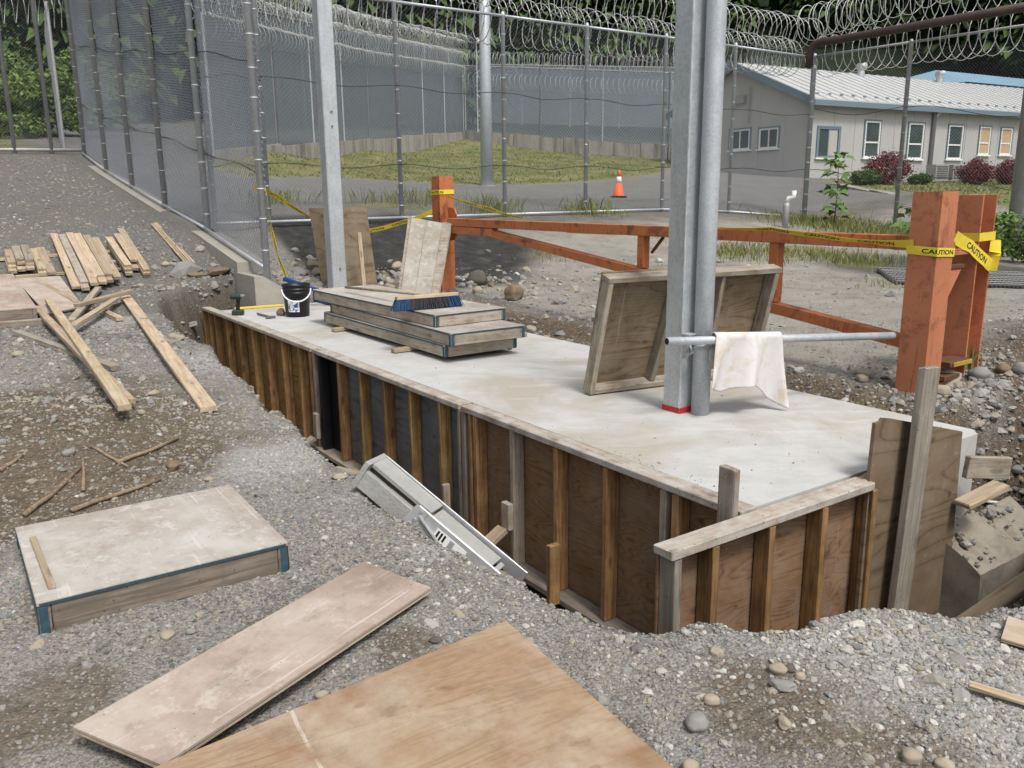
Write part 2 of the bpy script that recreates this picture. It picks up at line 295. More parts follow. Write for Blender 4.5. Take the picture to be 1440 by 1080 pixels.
MAT['beam'] = rusty('brown_gate_beam', (.055, .04, .035), (.13, .06, .035), .6)
def leafmat(name, c1, c2, sc=1.):
    g = G(name, .6, 0, .3); v = g.co(kind='Object', rnd=False); f = g.noise(v, 1.3*sc, 4); f2 = g.noise(v, 9*sc, 2)
    g.col(g.mix(g.math('MULTIPLY', g.math('ADD', f, f2), .5), c1, c2)); return g.m
MAT['conifer'] = leafmat('conifer_green', (.02, .038, .013), (.12, .19, .06)); MAT['leaf'] = leafmat('leaf_green', (.05, .10, .022), (.15, .24, .06))
MAT['broad'] = leafmat('bright_foliage', (.06, .11, .025), (.22, .31, .09)); MAT['barb'] = leafmat('burgundy_leaf', (.07, .012, .014), (.19, .035, .035))
MAT['shrub'] = leafmat('shrub_green', (.03, .07, .016), (.1, .17, .045)); MAT['bark'] = simple('bark', (.09, .065, .045), .9, 0, .4)
MAT['grassb'] = leafmat('grass_blade', (.10, .135, .035), (.25, .25, .09), 2); MAT['twig'] = wood('twig', (.2, .14, .09), (.3, .23, .16), None, .3, .3, False)
def meshmat(name, c, a):
    g = G(name, .6, .3); g.col(c); tr = g.n('ShaderNodeBsdfTransparent'); v = g.co(rnd=False)
    f = g.noise(v, 2.2, 9, .75); fac = g.math('ADD', g.math('MULTIPLY', f, .36), a-.18)
    mx = g.n('ShaderNodeMixShader', {0: fac, 1: tr.outputs[0], 2: g.b.outputs[0]})
    out = g.nt.nodes['Material Output']; g.nt.links.new(mx.outputs[0], out.inputs['Surface']); return g.m
MAT['farmesh'] = meshmat('fine_security_mesh', (.235, .265, .30), .60); MAT['farmesh2'] = meshmat('far_chain_link', (.30, .35, .40), .36)
MAT['farmesh3'] = meshmat('far_link_mesh', (.35, .38, .38), .25)
def glassmat():
    g = G('window_glass', .08, 0, .6); v = g.co(rnd=True); f = g.noise(v, 1.2, 2); g.col(g.mix(f, (.02, .03, .035), (.10, .13, .13))); return g.m
MAT['glass'] = glassmat()
g = G('metal_siding', .6); v = g.co(rnd=False); g.col(g.mix(g.noise(v, 1.5, 5), (.40, .395, .385), (.48, .475, .465))); MAT['siding'] = g.m
MAT['trim'] = simple('blue_trim', (.16, .22, .27), .5); MAT['roofm'] = simple('white_metal_roof', (.54, .55, .545), .4, .1, .1, 3); MAT['roofblue'] = simple('blue_roof', (.22, .36, .47), .5)
MAT['tanpane'] = simple('tan_board', (.50, .36, .22), .7); MAT['curt'] = simple('curtain', (.45, .42, .38), .8); MAT['acm'] = simple('grey_louvre', (.3, .3, .3), .5)

# ------------------------------------------------------------------ mesh helpers
WM = {}
def tag(o, label=None, cat=None, group=None, kind=None):
    if label: o['label'] = label
    if cat: o['category'] = cat
    if group: o['group'] = group
    if kind: o['kind'] = kind
    return o
def link(o, parent, M):
    COL.objects.link(o); WM[o] = M
    if parent is not None:
        o.parent = parent; o.matrix_basis = WM[parent].inverted() @ M
    else: o.matrix_basis = M
    return o
def root(name, loc, label, cat, group=None):
    o = bpy.data.objects.new(name, None); o.empty_display_size = .1
    link(o, None, Matrix.Translation(Vector(loc))); return tag(o, label, cat, group)
def mesh(name, V, F, mat, smooth=False):
    me = bpy.data.meshes.new(name); me.from_pydata([tuple(v) for v in V], [], F); me.materials.append(MAT[mat] if isinstance(mat, str) else mat)
    if smooth: me.polygons.foreach_set('use_smooth', [True]*len(me.polygons))
    me.update(); return me
def mk(name, V, F, mat, parent=None, origin=None, smooth=False):
    """vertices in world metres; origin = where the object stands"""
    V = np.asarray(V, float)
    if origin is None: origin = np.array(WM[parent].translation) if parent is not None else V.mean(0)*[1, 1, 0]+[0, 0, V[:, 2].min()]
    o = bpy.data.objects.new(name, mesh(name, V-origin, F, mat, smooth))
    return link(o, parent, Matrix.Translation(Vector(origin)))
def cbox(lx, ly, lz, b=.003, jit=0.):
    h = np.array([lx, ly, lz])/2; V = []; idx = {}
    b = min(b, min(h)*.45)
    for sx in (-1, 1):
        for sy in (-1, 1):
            for sz in (-1, 1):
                for a in range(3):
                    p = h-b; p[a] = h[a]; idx[(sx, sy, sz, a)] = len(V); V.append(p*[sx, sy, sz])
    V = np.array(V); Q = []
    I = lambda s, a: idx[(s[0], s[1], s[2], a)]
    for a in range(3):
        u, w = (a+1) % 3, (a+2) % 3
        for s in (-1, 1):
            q = []
            for su, sw in ((-1, -1), (1, -1), (1, 1), (-1, 1)):
                k = [0, 0, 0]; k[a] = s; k[u] = su; k[w] = sw; q.append(I(k, a))
            Q.append(q if s > 0 else q[::-1])
        for su in (-1, 1):
            for sw in (-1, 1):
                k0 = [0, 0, 0]; k0[a] = -1; k0[u] = su; k0[w] = sw; k1 = list(k0); k1[a] = 1
                q = [I(k0, u), I(k1, u), I(k1, w), I(k0, w)]; Q.append(q if su*sw > 0 else q[::-1])
    for sx in (-1, 1):
        for sy in (-1, 1):
            for sz in (-1, 1):
                q = [I((sx, sy, sz), 0), I((sx, sy, sz), 1), I((sx, sy, sz), 2)]; Q.append(q if sx*sy*sz > 0 else q[::-1])
    if jit: V = V + RNG.uniform(-jit, jit, V.shape)
    return V, Q
def unit(v): v = np.asarray(v, float); return v/np.linalg.norm(v)
def frame(p, X, up):
    X = unit(X); Y = unit(np.cross(up, X)); Z_ = np.cross(X, Y)
    return Matrix(((X[0], Y[0], Z_[0], p[0]), (X[1], Y[1], Z_[1], p[1]), (X[2], Y[2], Z_[2], p[2]), (0, 0, 0, 1)))
BC = {}
def beam(name, p0, p1, w, h, mat, parent=None, up=Zv, b=.004, jit=.0015, share=False):
    """board from p0 to p1: local X along, w across, h along up; centred on the axis"""
    p0 = np.asarray(p0, float); p1 = np.asarray(p1, float); L = np.linalg.norm(p1-p0)
    key = (round(L, 3), w, h, mat)
    if share and key in BC: me = BC[key]
    else:
        V, F = cbox(L, w, h, b, jit); me = mesh(name, V, F, mat); BC[key] = me
    o = bpy.data.objects.new(name, me); return link(o, parent, frame((p0+p1)/2, p1-p0, up))
def box(name, c, X, Y, Zz, lx, ly, lz, mat, parent=None, b=.003, jit=.001):
    V, F = cbox(lx, ly, lz, b, jit); X = unit(X); Y = unit(Y); Zz = unit(Zz)
    me = mesh(name, V, F, mat); o = bpy.data.objects.new(name, me)
    M = Matrix(((X[0], Y[0], Zz[0], c[0]), (X[1], Y[1], Zz[1], c[1]), (X[2], Y[2], Zz[2], c[2]), (0, 0, 0, 1)))
    return link(o, parent, M)
def tubeVF(P, r, k=8, cap=True, off=0):
    P = np.asarray(P, float); n = len(P); R = np.full(n, r) if np.isscalar(r) else np.asarray(r)
    t = np.gradient(P, axis=0); t /= np.linalg.norm(t, axis=1)[:, None]+1e-12
    ref = np.array([0, 0, 1.]) if abs(t[0][2]) < .9 else np.array([1., 0, 0])
    V = []; u = None
    for i in range(n):
        u = np.cross(t[i], ref) if u is None else u - t[i]*(u@t[i])
        u = unit(u); w = np.cross(t[i], u)
        for a in range(k): V.append(P[i]+R[i]*(u*math.cos(2*math.pi*a/k)+w*math.sin(2*math.pi*a/k)))
    F = [[off+i*k+a, off+i*k+(a+1) % k, off+(i+1)*k+(a+1) % k, off+(i+1)*k+a] for i in range(n-1) for a in range(k)]
    if cap: F += [[off+a for a in range(k)][::-1], [off+(n-1)*k+a for a in range(k)]]
    return V, F
class MB:
    def __init__(s): s.V = []; s.F = []
    def add(s, V, F): o = len(s.V); s.V += [np.asarray(v) for v in V]; s.F += [[i+o for i in f] for f in F]; return s
    def tube(s, P, r, k=8, cap=True): return s.add(*tubeVF(P, r, k, cap))
    def box(s, c, X, Y, Zz, lx, ly, lz, b=.002):
        V, F = cbox(lx, ly, lz, b); X, Y, Zz = unit(X), unit(Y), unit(Zz)
        return s.add([np.asarray(c)+X*v[0]+Y*v[1]+Zz*v[2] for v in V], F)
    def mk(s, name, mat, parent=None, origin=None, smooth=False): return mk(name, s.V, s.F, mat, parent, origin, smooth)
def prism(P, ext):
    """closed polygon P (world) extruded by vector ext"""
    P = [np.asarray(p, float) for p in P]; n = len(P); V = P+[p+ext for p in P]
    nrm = sum(np.cross(P[i]-P[0], P[(i+1) % n]-P[0]) for i in range(1, n-1)); flip = nrm@ext > 0
    F = [list(range(n)), list(range(2*n-1, n-1, -1))]+[[i, n+i, n+(i+1) % n, (i+1) % n] for i in range(n)]
    if flip: F = [f[::-1] for f in F]
    return V, F
def lathe(c, prof, k=20, axis=Zv):
    X = np.array([1., 0, 0]); Y = np.array([0, 1., 0]); V = []; n = len(prof)
    for r, z in prof:
        for a in range(k): V.append(np.asarray(c)+X*r*math.cos(2*math.pi*a/k)+Y*r*math.sin(2*math.pi*a/k)+Zv*z)
    F = [[i*k+a, i*k+(a+1) % k, (i+1)*k+(a+1) % k, (i+1)*k+a] for i in range(n-1) for a in range(k)]
    F += [[a for a in range(k)][::-1], [(n-1)*k+a for a in range(k)]]
    return V, F
def arrays_obj(name, V, F4, mat, attrs=None, smooth=False, parent=None):
    """fast mesh from numpy arrays (F4: m x 3 or 4 indices)"""
    me = bpy.data.meshes.new(name); m, k = F4.shape
    me.vertices.add(len(V)); me.vertices.foreach_set('co', V.astype(np.float32).ravel())
    me.loops.add(m*k); me.loops.foreach_set('vertex_index', F4.astype(np.int32).ravel())
    me.polygons.add(m); me.polygons.foreach_set('loop_start', np.arange(0, m*k, k, dtype=np.int32)); me.polygons.foreach_set('loop_total', np.full(m, k, np.int32))
    if smooth: me.polygons.foreach_set('use_smooth', np.ones(m, bool))
    for an, av in (attrs or {}).items():
        a = me.attributes.new(an, 'FLOAT', 'POINT'); a.data.foreach_set('value', av.astype(np.float32).ravel())
    me.materials.append(MAT[mat] if isinstance(mat, str) else mat); me.update(calc_edges=True); me.validate()
    o = bpy.data.objects.new(name, me); return link(o, parent, Matrix.Identity(4))
# ------------------------------------------------------------------ ground
def grid_axis(segs):
    a = [segs[0][0]]
    for s, e, st in segs: k = max(1, int(round((e-s)/st))); a += list(np.linspace(s, e, k+1)[1:])
    return np.array(a)
gx = grid_axis([(-420,-60,14),(-60,-14,1.1),(-14,-4.6,.12),(-4.6,4.2,.028),(4.2,13,.1),(13,60,1.1),(60,420,14)])
gy = grid_axis([(-60,-6,6),(-6,1.3,.35),(1.3,10.6,.028),(10.6,21,.09),(21,60,.6),(60,430,7)])
GX, GY = np.meshgrid(gx, gy); GH = height(GX, GY); nxg, nyg = len(gx), len(gy)
GV = np.stack([GX.ravel(), GY.ravel(), GH.ravel()], 1)
ii = (np.arange(nyg-1)[:, None]*nxg+np.arange(nxg-1)[None]).ravel()
GF = np.stack([ii, ii+1, ii+nxg+1, ii+nxg], 1)
gt = GX*T[0]+GY*T[1]; gn = GX*Nn[0]+GY*Nn[1]
def wp(L): return [tuple(atd(*a)[:2]) for a in L]
bank = wp([(340,262,19.5),(390,268,20.5),(470,266,22),(600,264,24.2),(690,259,25.3),(800,252,27),(935,246,29)])+[tuple(atd(960,205,44)[:2]), tuple(atd(650,180,60)[:2]), tuple(atd(300,190,30)[:2]), tuple(atd(290,225,21)[:2])]
lawn = wp([(1165,254,31),(1185,262,29),(1290,276,24.5),(1440,292,19.5),(1700,300,19),(1800,245,45),(1160,247,33)])
far_d = np.hypot(GX, GY)
s_bank = sstep(-.4, .5, polysd(GX, GY, bank)+1.2*fbm(GX, GY, 2., 3, 40)); s_lawn = sstep(-.3, .3, polysd(GX, GY, lawn)+.5*fbm(GX, GY, 1., 3, 41))
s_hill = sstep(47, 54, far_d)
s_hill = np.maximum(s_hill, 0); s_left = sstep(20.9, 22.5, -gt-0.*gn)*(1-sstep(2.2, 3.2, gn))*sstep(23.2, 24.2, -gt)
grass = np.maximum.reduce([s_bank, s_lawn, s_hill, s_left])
for px, py, r in [(1020,352,.5),(1140,352,.7),(1215,372,.5),(1180,310,1.1),(1300,330,1.4),(560,290,.8),(860,295,.5)]:
    c = ground(px, py); grass = np.maximum(grass, .75*sstep(.3, .8, gauss(GX, GY, c, r)+.9*fbm(GX, GY, .5, 3, 43)))
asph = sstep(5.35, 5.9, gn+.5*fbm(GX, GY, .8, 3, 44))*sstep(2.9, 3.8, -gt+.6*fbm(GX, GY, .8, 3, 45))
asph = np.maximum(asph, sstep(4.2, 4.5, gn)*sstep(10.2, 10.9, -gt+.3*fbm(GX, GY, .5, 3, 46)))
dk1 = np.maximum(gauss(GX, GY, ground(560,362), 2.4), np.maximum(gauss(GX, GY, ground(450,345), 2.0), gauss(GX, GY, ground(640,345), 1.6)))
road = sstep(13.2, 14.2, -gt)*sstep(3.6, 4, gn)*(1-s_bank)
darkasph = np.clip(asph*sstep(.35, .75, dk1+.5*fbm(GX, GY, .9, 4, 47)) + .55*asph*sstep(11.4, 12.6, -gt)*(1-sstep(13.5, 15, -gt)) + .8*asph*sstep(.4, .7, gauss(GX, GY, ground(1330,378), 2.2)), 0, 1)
sdp = polysd(gt, gn, PIT)
soil = sstep(-.02, .2, sdp+.2*fbm(GX, GY, .3, 3, 48))
soil = np.maximum(soil, sstep(4.6, 4.8, gn)*(1-sstep(5.2, 5.75, gn+.6*fbm(GX, GY, .6, 3, 49)))*sstep(1.0, 1.8, -gt)*(1-sstep(10.4, 11, -gt)))
soil = np.maximum(soil, sstep(.25, .6, gauss(GX, GY, M3, 1.3)+.5*fbm(GX, GY, .6, 3, 50)))
lm = np.maximum(gauss(GX, GY, M1, 1.3), gauss(GX, GY, onz(-60, 700, .05), .9)); lm = np.maximum(lm, .8*gauss(GX, GY, onz(110, 660, .05), .5))
soil = np.maximum(soil, .95*sstep(.2, .6, lm+.7*fbm(GX, GY, .5, 4, 51)))
for px, py, r in [(1090,1000,.28),(840,1020,.15),(20,1000,.3),(560,905,.14),(400,880,.2),(1250,1060,.2),(880,620,.3)]:
    soil = np.maximum(soil, .8*sstep(.35, .8, gauss(GX, GY, onz(px, py, 0), r)+.8*fbm(GX, GY, .15, 4, 52)))
dust = np.zeros_like(GX)
for px, py, r in [(1200,890,.32),(1330,930,.35),(1420,1010,.25),(480,560,.35),(390,640,.4),(610,770,.15),(160,470,.5),(110,770,.35),(320,510,.6),(1400,760,.35),(700,790,.15)]:
    dust = np.maximum(dust, sstep(.3, .85, gauss(GX, GY, onz(px, py, 0.03), r)+.8*fbm(GX, GY, .2, 4, 53)))
dust *= (1-sstep(0, .15, sdp)); yardm = sstep(6.5, 9.5, -gt+.8*fbm(GX, GY, 1., 3, 60))*(1-sstep(3.3, 3.5, gn))
def groundmat():
    g = G('gravel_ground', .95, 0, .15); v = g.co(rnd=False)
    A = lambda n: g.n('ShaderNodeAttribute', attribute_name=n).outputs['Fac']
    big = g.noise(v, 1.3, 5, .6); mid = g.noise(v, 9, 5, .65)
    vc = g.voro(v, 105, 'Color'); bw = g.n('ShaderNodeRGBToBW', {'Color': vc}).outputs[0]; vd = g.voro(v, 105)
    vc2 = g.voro(v, 260, 'Color'); bw2 = g.n('ShaderNodeRGBToBW', {'Color': vc2}).outputs[0]
    c = g.ramp(bw, [(.1, (.14, .138, .133)), (.45, (.24, .235, .225)), (.7, (.325, .315, .295)), (.95, (.45, .435, .41))])
    c = g.mix(.45, c, g.ramp(bw2, [(.1, (.11, .107, .10)), (.9, (.34, .325, .30))]))
    c = g.mix(g.ramp(big, [(.42, 0.), (.68, .45)]), c, (.235, .20, .155)); c = g.mix(g.ramp(mid, [(.3, .5), (.5, 0.)]), c, (.105, .097, .085))
    sc = g.ramp(g.noise(v, 26, 6, .7), [(.3, (.062, .045, .031)), (.5, (.115, .087, .061)), (.7, (.20, .168, .128))])
    sk = g.voro(v, 40); sc = g.mix(g.ramp(sk, [(.12, .8), (.22, 0.)]), sc, (.30, .27, .22))
    sc = g.mix(g.ramp(big, [(.42, 0.), (.7, .6)]), sc, (.18, .15, .11))
    yc = g.ramp(g.noise(v, 38, 5, .8), [(.3, (.05, .049, .045)), (.5, (.125, .122, .113)), (.7, (.29, .28, .26))]); yc = g.mix(g.ramp(g.noise(v, .8, 5), [(.4, 0.), (.7, .5)]), yc, (.17, .15, .115)); c = g.mix(g.math('MULTIPLY', A('yard'), .8), c, yc)
    c = g.mix(A('soil'), c, sc)
    ac = g.ramp(g.noise(v, 2.2, 8, .7), [(.3, (.14, .128, .11)), (.48, (.245, .23, .20)), (.7, (.33, .31, .275))]); ac = g.mix(g.math('MULTIPLY', bw2, .45), ac, (.38, .36, .32))
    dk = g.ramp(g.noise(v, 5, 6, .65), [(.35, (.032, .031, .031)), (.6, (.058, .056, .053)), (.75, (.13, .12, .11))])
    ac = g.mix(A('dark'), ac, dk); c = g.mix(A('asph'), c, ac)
    rd = g.mix(g.noise(v, 1.2, 6, .65), (.125, .124, .122), (.23, .225, .215)); c = g.mix(A('road'), c, rd)
    gc = g.ramp(g.noise(v, .9, 7, .7), [(.3, (.08, .11, .026)), (.46, (.165, .178, .06)), (.58, (.275, .25, .12)), (.72, (.35, .30, .18))])
    gc = g.mix(g.math('MULTIPLY', g.noise(v, 14, 4), .5), gc, (.05, .065, .02))
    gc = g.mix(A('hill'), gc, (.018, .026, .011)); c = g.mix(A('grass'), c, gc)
    dc = g.mix(g.noise(v, 30, 5, .7), (.30, .295, .285), (.43, .425, .41)); c = g.mix(g.math('MULTIPLY', A('dust'), .75), c, dc)
    c = g.mix(1., c, g.ramp(g.noise(v, 55, 5, .8), [(.32, .55), (.6, 1.1)]), 'MULTIPLY')
    g.col(c); hh = g.math('ADD', g.math('MULTIPLY', vd, -.6), g.math('MULTIPLY', mid, .5)); g.bump(hh, .8, .012); return g.m
MAT['ground'] = groundmat()
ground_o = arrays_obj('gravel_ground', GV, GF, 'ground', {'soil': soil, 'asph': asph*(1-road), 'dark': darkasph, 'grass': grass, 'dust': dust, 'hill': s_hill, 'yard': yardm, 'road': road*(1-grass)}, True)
ground_o['kind'] = 'structure'

# ------------------------------------------------------------------ loose stones as geometry nodes (stuff nobody could count)
def stonemat():
    g = G('stones', .9, 0, .2)
    a = g.n('ShaderNodeAttribute', attribute_name='tone', attribute_type='INSTANCER').outputs['Fac']
    c = g.ramp(a, [(0, (.10, .098, .096)), (.22, (.205, .202, .197)), (.42, (.305, .295, .275)), (.55, (.345, .30, .23)), (.68, (.23, .24, .245)), (.82, (.40, .385, .355)), (1, (.56, .54, .50))])
    v = g.co(rnd=False); f = g.noise(v, 3, 4); c = g.mix(g.math('MULTIPLY', f, .5), c, (.14, .125, .105)); g.col(c); g.bump(f, .3, .01); return g.m
MAT['stone'] = stonemat()
def scatter(name, P, S, tone, mat, variants=5, sub=2, seed=1, flat=.7):
    me = bpy.data.meshes.new(name); me.vertices.add(len(P)); me.vertices.foreach_set('co', np.asarray(P, np.float32).ravel())
    n = len(P); r = np.random.default_rng(seed)
    def fa(nm, typ, d, key): a = me.attributes.new(nm, typ, 'POINT'); a.data.foreach_set(key, d.ravel())
    sv = (S[:, None]*r.uniform(.75, 1.3, (n, 3))*np.array([1, 1, flat])).astype(np.float32)
    rv = np.stack([r.uniform(-.5, .5, n), r.uniform(-.5, .5, n), r.uniform(0, 6.28, n)], 1).astype(np.float32)
    fa('sc', 'FLOAT_VECTOR', sv, 'vector'); fa('ro', 'FLOAT_VECTOR', rv, 'vector'); fa('tone', 'FLOAT', tone.astype(np.float32), 'value'); fa('ix', 'INT', r.integers(0, variants, n).astype(np.int32), 'value')
    me.update(); o = bpy.data.objects.new(name, me); link(o, None, Matrix.Identity(4)); o['kind'] = 'stuff'
    ng = bpy.data.node_groups.new(name+'_nodes', 'GeometryNodeTree'); ng.interface.new_socket('Geometry', in_out='INPUT', socket_type='NodeSocketGeometry'); ng.interface.new_socket('Geometry', in_out='OUTPUT', socket_type='NodeSocketGeometry')
    gi = ng.nodes.new('NodeGroupInput'); go = ng.nodes.new('NodeGroupOutput')
    na = lambda nm, dt: nd(ng, 'GeometryNodeInputNamedAttribute', {'Name': nm}, data_type=dt).outputs['Attribute']
    jn = ng.nodes.new('GeometryNodeJoinGeometry'); ix = na('ix', 'INT'); sc = na('sc', 'FLOAT_VECTOR'); ro = na('ro', 'FLOAT_VECTOR')
    for k in range(variants):
        ic = nd(ng, 'GeometryNodeMeshIcoSphere', {'Radius': 1., 'Subdivisions': sub})
        pos = ng.nodes.new('GeometryNodeInputPosition').outputs[0]
        nz = nd(ng, 'ShaderNodeTexNoise', {'Vector': nd(ng, 'ShaderNodeVectorMath', {0: pos, 1: (k*7.3, k*3.1, 1.7)}, operation='ADD').outputs[0], 'Scale': 1.1, 'Detail': 1.})
        off = nd(ng, 'ShaderNodeVectorMath', {0: nd(ng, 'ShaderNodeVectorMath', {0: nz.outputs['Color'], 1: (.5, .5, .5)}, operation='SUBTRACT').outputs[0], 'Scale': 1.25}, operation='SCALE').outputs[0]
        sp = nd(ng, 'GeometryNodeSetPosition', {'Geometry': ic.outputs[0], 'Offset': off})
        sm = nd(ng, 'GeometryNodeSetMaterial', {'Geometry': sp.outputs[0], 'Material': MAT[mat]})
        eq = nd(ng, 'FunctionNodeCompare', {2: ix, 3: k}, data_type='INT', operation='EQUAL')
        inst = nd(ng, 'GeometryNodeInstanceOnPoints', {'Points': gi.outputs[0], 'Selection': eq.outputs[0], 'Instance': sm.outputs[0], 'Rotation': ro, 'Scale': sc})
        ng.links.new(inst.outputs[0], jn.inputs[0])
    ng.links.new(jn.outputs[0], go.inputs[0]); md = o.modifiers.new('scatter', 'NODES'); md.node_group = ng; return o
KEEP = []      # footprints kept free of stones (world xy polygons)
def band(d0, d1, dens, half=.72):
    n = int(dens*half*(d1*d1-d0*d0)); d = np.sqrt(RNG.uniform(d0*d0, d1*d1, n)); return np.stack([RNG.uniform(-half, half, n)*d, d], 1)
def lay_stones():
    P = np.concatenate([band(12.5, 20, 70, .8), band(1.3, 3.4, 8500, .95), band(3.4, 5.2, 3600, .92), band(5.2, 8, 1100, .9), band(8, 12.5, 200, .85)])
    x, y = P[:, 0], P[:, 1]; t = x*T[0]+y*T[1]; n = x*Nn[0]+y*Nn[1]; ok = np.ones(len(x), bool)
    for poly in KEEP: ok &= polysd(x, y, poly) < .004
    ok &= ~((n > 2.70) & (n < 4.8) & (t > -10.4) & (t < -2.05))
    ok &= (vnoise(x*3, y*3, 77)*.7+vnoise(x*11, y*11, 78)*.5 > .32) | (RNG.random(len(x)) < .35)
    pitin = polysd(t, n, PIT) > .1; ok &= ~pitin | (RNG.random(len(x)) < .35)
    ok &= ~((n > 5.6) & (t < -3.2) & (RNG.random(len(x)) < .75)); ok &= ~((np.hypot(x, y) > 12.5) & (n > 3.2))
    x, y = x[ok], y[ok]; d = np.hypot(x, y)
    S = np.exp(RNG.normal(0, .42, len(x)))*np.interp(d, [1.5, 3, 5, 8, 12, 18], [.0031, .0038, .0050, .0072, .0105, .015]); big = RNG.random(len(x)) < .018; S[big] *= RNG.uniform(1.8, 3.4, big.sum())
    S = np.minimum(S, .03)
    sm = np.clip(np.maximum.reduce([gauss(x, y, M1, 1.1), gauss(x, y, onz(-60, 700, .05), .9), gauss(x, y, onz(110, 660, .05), .45), gauss(x, y, onz(1090, 1000, 0), .25), gauss(x, y, onz(20, 1000, 0), .3)])*1.5+.8*fbm(x, y, .3, 3, 80), 0, 1); kp = RNG.random(len(x)) > sm*.72; x, y, S, sm, d = x[kp], y[kp], S[kp], sm[kp], d[kp]
    z = height(x, y)+np.where(S > .009, -S*.12, S*.12)
    scatter('loose_gravel', np.stack([x, y, z], 1), S, np.clip(np.where(RNG.random(len(x)) < sm*.8, RNG.normal(.5, .06, len(x)), RNG.beta(1.3, 1.9, len(x)))+.3*(vnoise(x*1.5, y*1.5, 79)-.5)+.26*np.clip(gauss(x, y, onz(1200, 900, .03), .3)+gauss(x, y, onz(1340, 930, .03), .35)+gauss(x, y, onz(1430, 1000, .0), .25)+gauss(x, y, onz(400, 640, 0), .4)+gauss(x, y, onz(500, 560, 0), .3), 0, 1), 0, 1), 'stone')
# ------------------------------------------------------------------ concrete slab and its formwork
slab = root('concrete_slab', W(-6, 3.8, -1), 'pale fresh concrete slab poured inside timber formwork', 'slab')
P = [W(-10.2, 2.842), W(-2.235, 2.842), W(-2.235, 4.73), W(-2.30, 4.80), W(-10.2, 4.76)]
V, F = prism([p-Zv*1.0 for p in P], Zv*.998); mk('slab_body', V, F, 'slab', slab)
def form_panel(name, label, t0, t1, studs, ply, bays=None, group='formwork panels along the slab'):
    r = root('formwork', W((t0+t1)/2, 2.78, -.95), label, 'formwork', group)
    beam('cap_plank', W(t0+.004, 2.786, -.019), W(t1-.004, 2.786, -.019), .105, .038, 'cap', r)
    beam('bottom_plate', W(t0+.004, 2.772, -.929), W(t1-.004, 2.772, -.929), .13, .038, 'studedge', r)
    for i, (t, m) in enumerate(studs):
        beam('stud', W(t, 2.781, -.908), W(t, 2.781, -.041), .084, .038, m, r, up=T, jit=.003)
    if bays is None: bays = [(t0, t1, ply)]
    for a, b, m in bays:
        o = box('plywood_sheet', W((a+b)/2, 2.833, -.4745), T, Zv, Nn, b-a-.006, .862, .013, m, r)
    return r
form_panel('form_panel', 'far formwork panel with orange brown studs by the excavated corner', -10.66, -7.12, [(t, 'stud') for t in (-10.64,-10.40,-10.15,-9.70,-9.25,-8.78,-8.33,-7.88,-7.44,-7.16)], 'plyo')
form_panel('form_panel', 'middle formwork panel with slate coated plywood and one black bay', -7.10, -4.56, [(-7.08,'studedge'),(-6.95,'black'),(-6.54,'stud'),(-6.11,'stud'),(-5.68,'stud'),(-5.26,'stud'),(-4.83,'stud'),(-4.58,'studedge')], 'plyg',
           [(-7.10,-6.56,'shadeblack'),(-6.56,-4.56,'plyg')])  # black bay: shade of an open gap put in as colour
form_panel('form_panel', 'near formwork panel with dark brown plywood and mixed studs', -4.54, -2.225, [(-4.52,'studedge'),(-4.44,'stud'),(-4.40+.02,'stud'),(-3.97,'studedge'),(-3.54,'stud'),(-3.12,'stud'),(-2.70,'studedge'),(-2.62,'stud')], 'plyb')
def end_panel():
    r = root('formwork', W(-2.15, 2.9, -.95), 'end formwork panel sticking out past the slab corner nearest the camera', 'formwork', 'formwork panels along the slab')
    beam('cap_plank', W(-2.155, 2.195, -.019), W(-2.155, 3.53, -.017), .105, .038, 'cap', r)
    beam('bottom_plate', W(-2.155, 2.2, -.929), W(-2.155, 3.6, -.929), .105, .038, 'studedge', r)
    for n, m in ((2.235,'greywood'),(2.45,'stud'),(2.80,'stud'),(3.165,'stud'),(3.545,'stud')): beam('stud', W(-2.147, n, -.908), W(-2.147, n, -.041), .085, .038, m, r, up=Nn, jit=.003)
    box('plywood_sheet', W(-2.2, 2.91, -.4745), Nn, Zv, T, 1.40, .862, .013, 'plye', r)
    for a, b, c, d in ((3.52,3.60,-.02,.012),(3.53,3.63,-.035,-.012),(3.50,3.58,-.052,.006)):
        beam('splintered_end', W(-2.155+c+.03, a-.05, c/3), W(-2.155+c+.035, b, d), .022, .015, 'lumber', r, jit=.006)
end_panel()
tag(beam('tall_board', W(-2.05, 3.735, -.88), W(-2.06, 3.825, .525), .138, .036, 'greywood', up=T, jit=.002), 'tall grey plank standing upright at the slab corner', 'plank')
P = [W(-2.115, 3.50, -1.0), W(-2.115, 4.37, -1.0), W(-2.125, 4.335, .105), W(-2.125, 3.66, .285), W(-2.125, 3.585, .30), W(-2.125, 3.57, .285), W(-2.125, 3.525, .285), W(-2.125, 3.515, .0)]
V, F = prism(P, -T*.018); tag(mk('plywood_offcut', V, F, 'plyd'), 'dull plywood sheet standing on end behind the tall grey plank', 'plywood')
tag(beam('corner_stake', W(-2.262, 2.688, -.95), W(-2.262, 2.688, .20), .086, .036, 'weather', up=Nn, jit=.003), 'short weathered stake rising above the form at the near corner', 'stake')
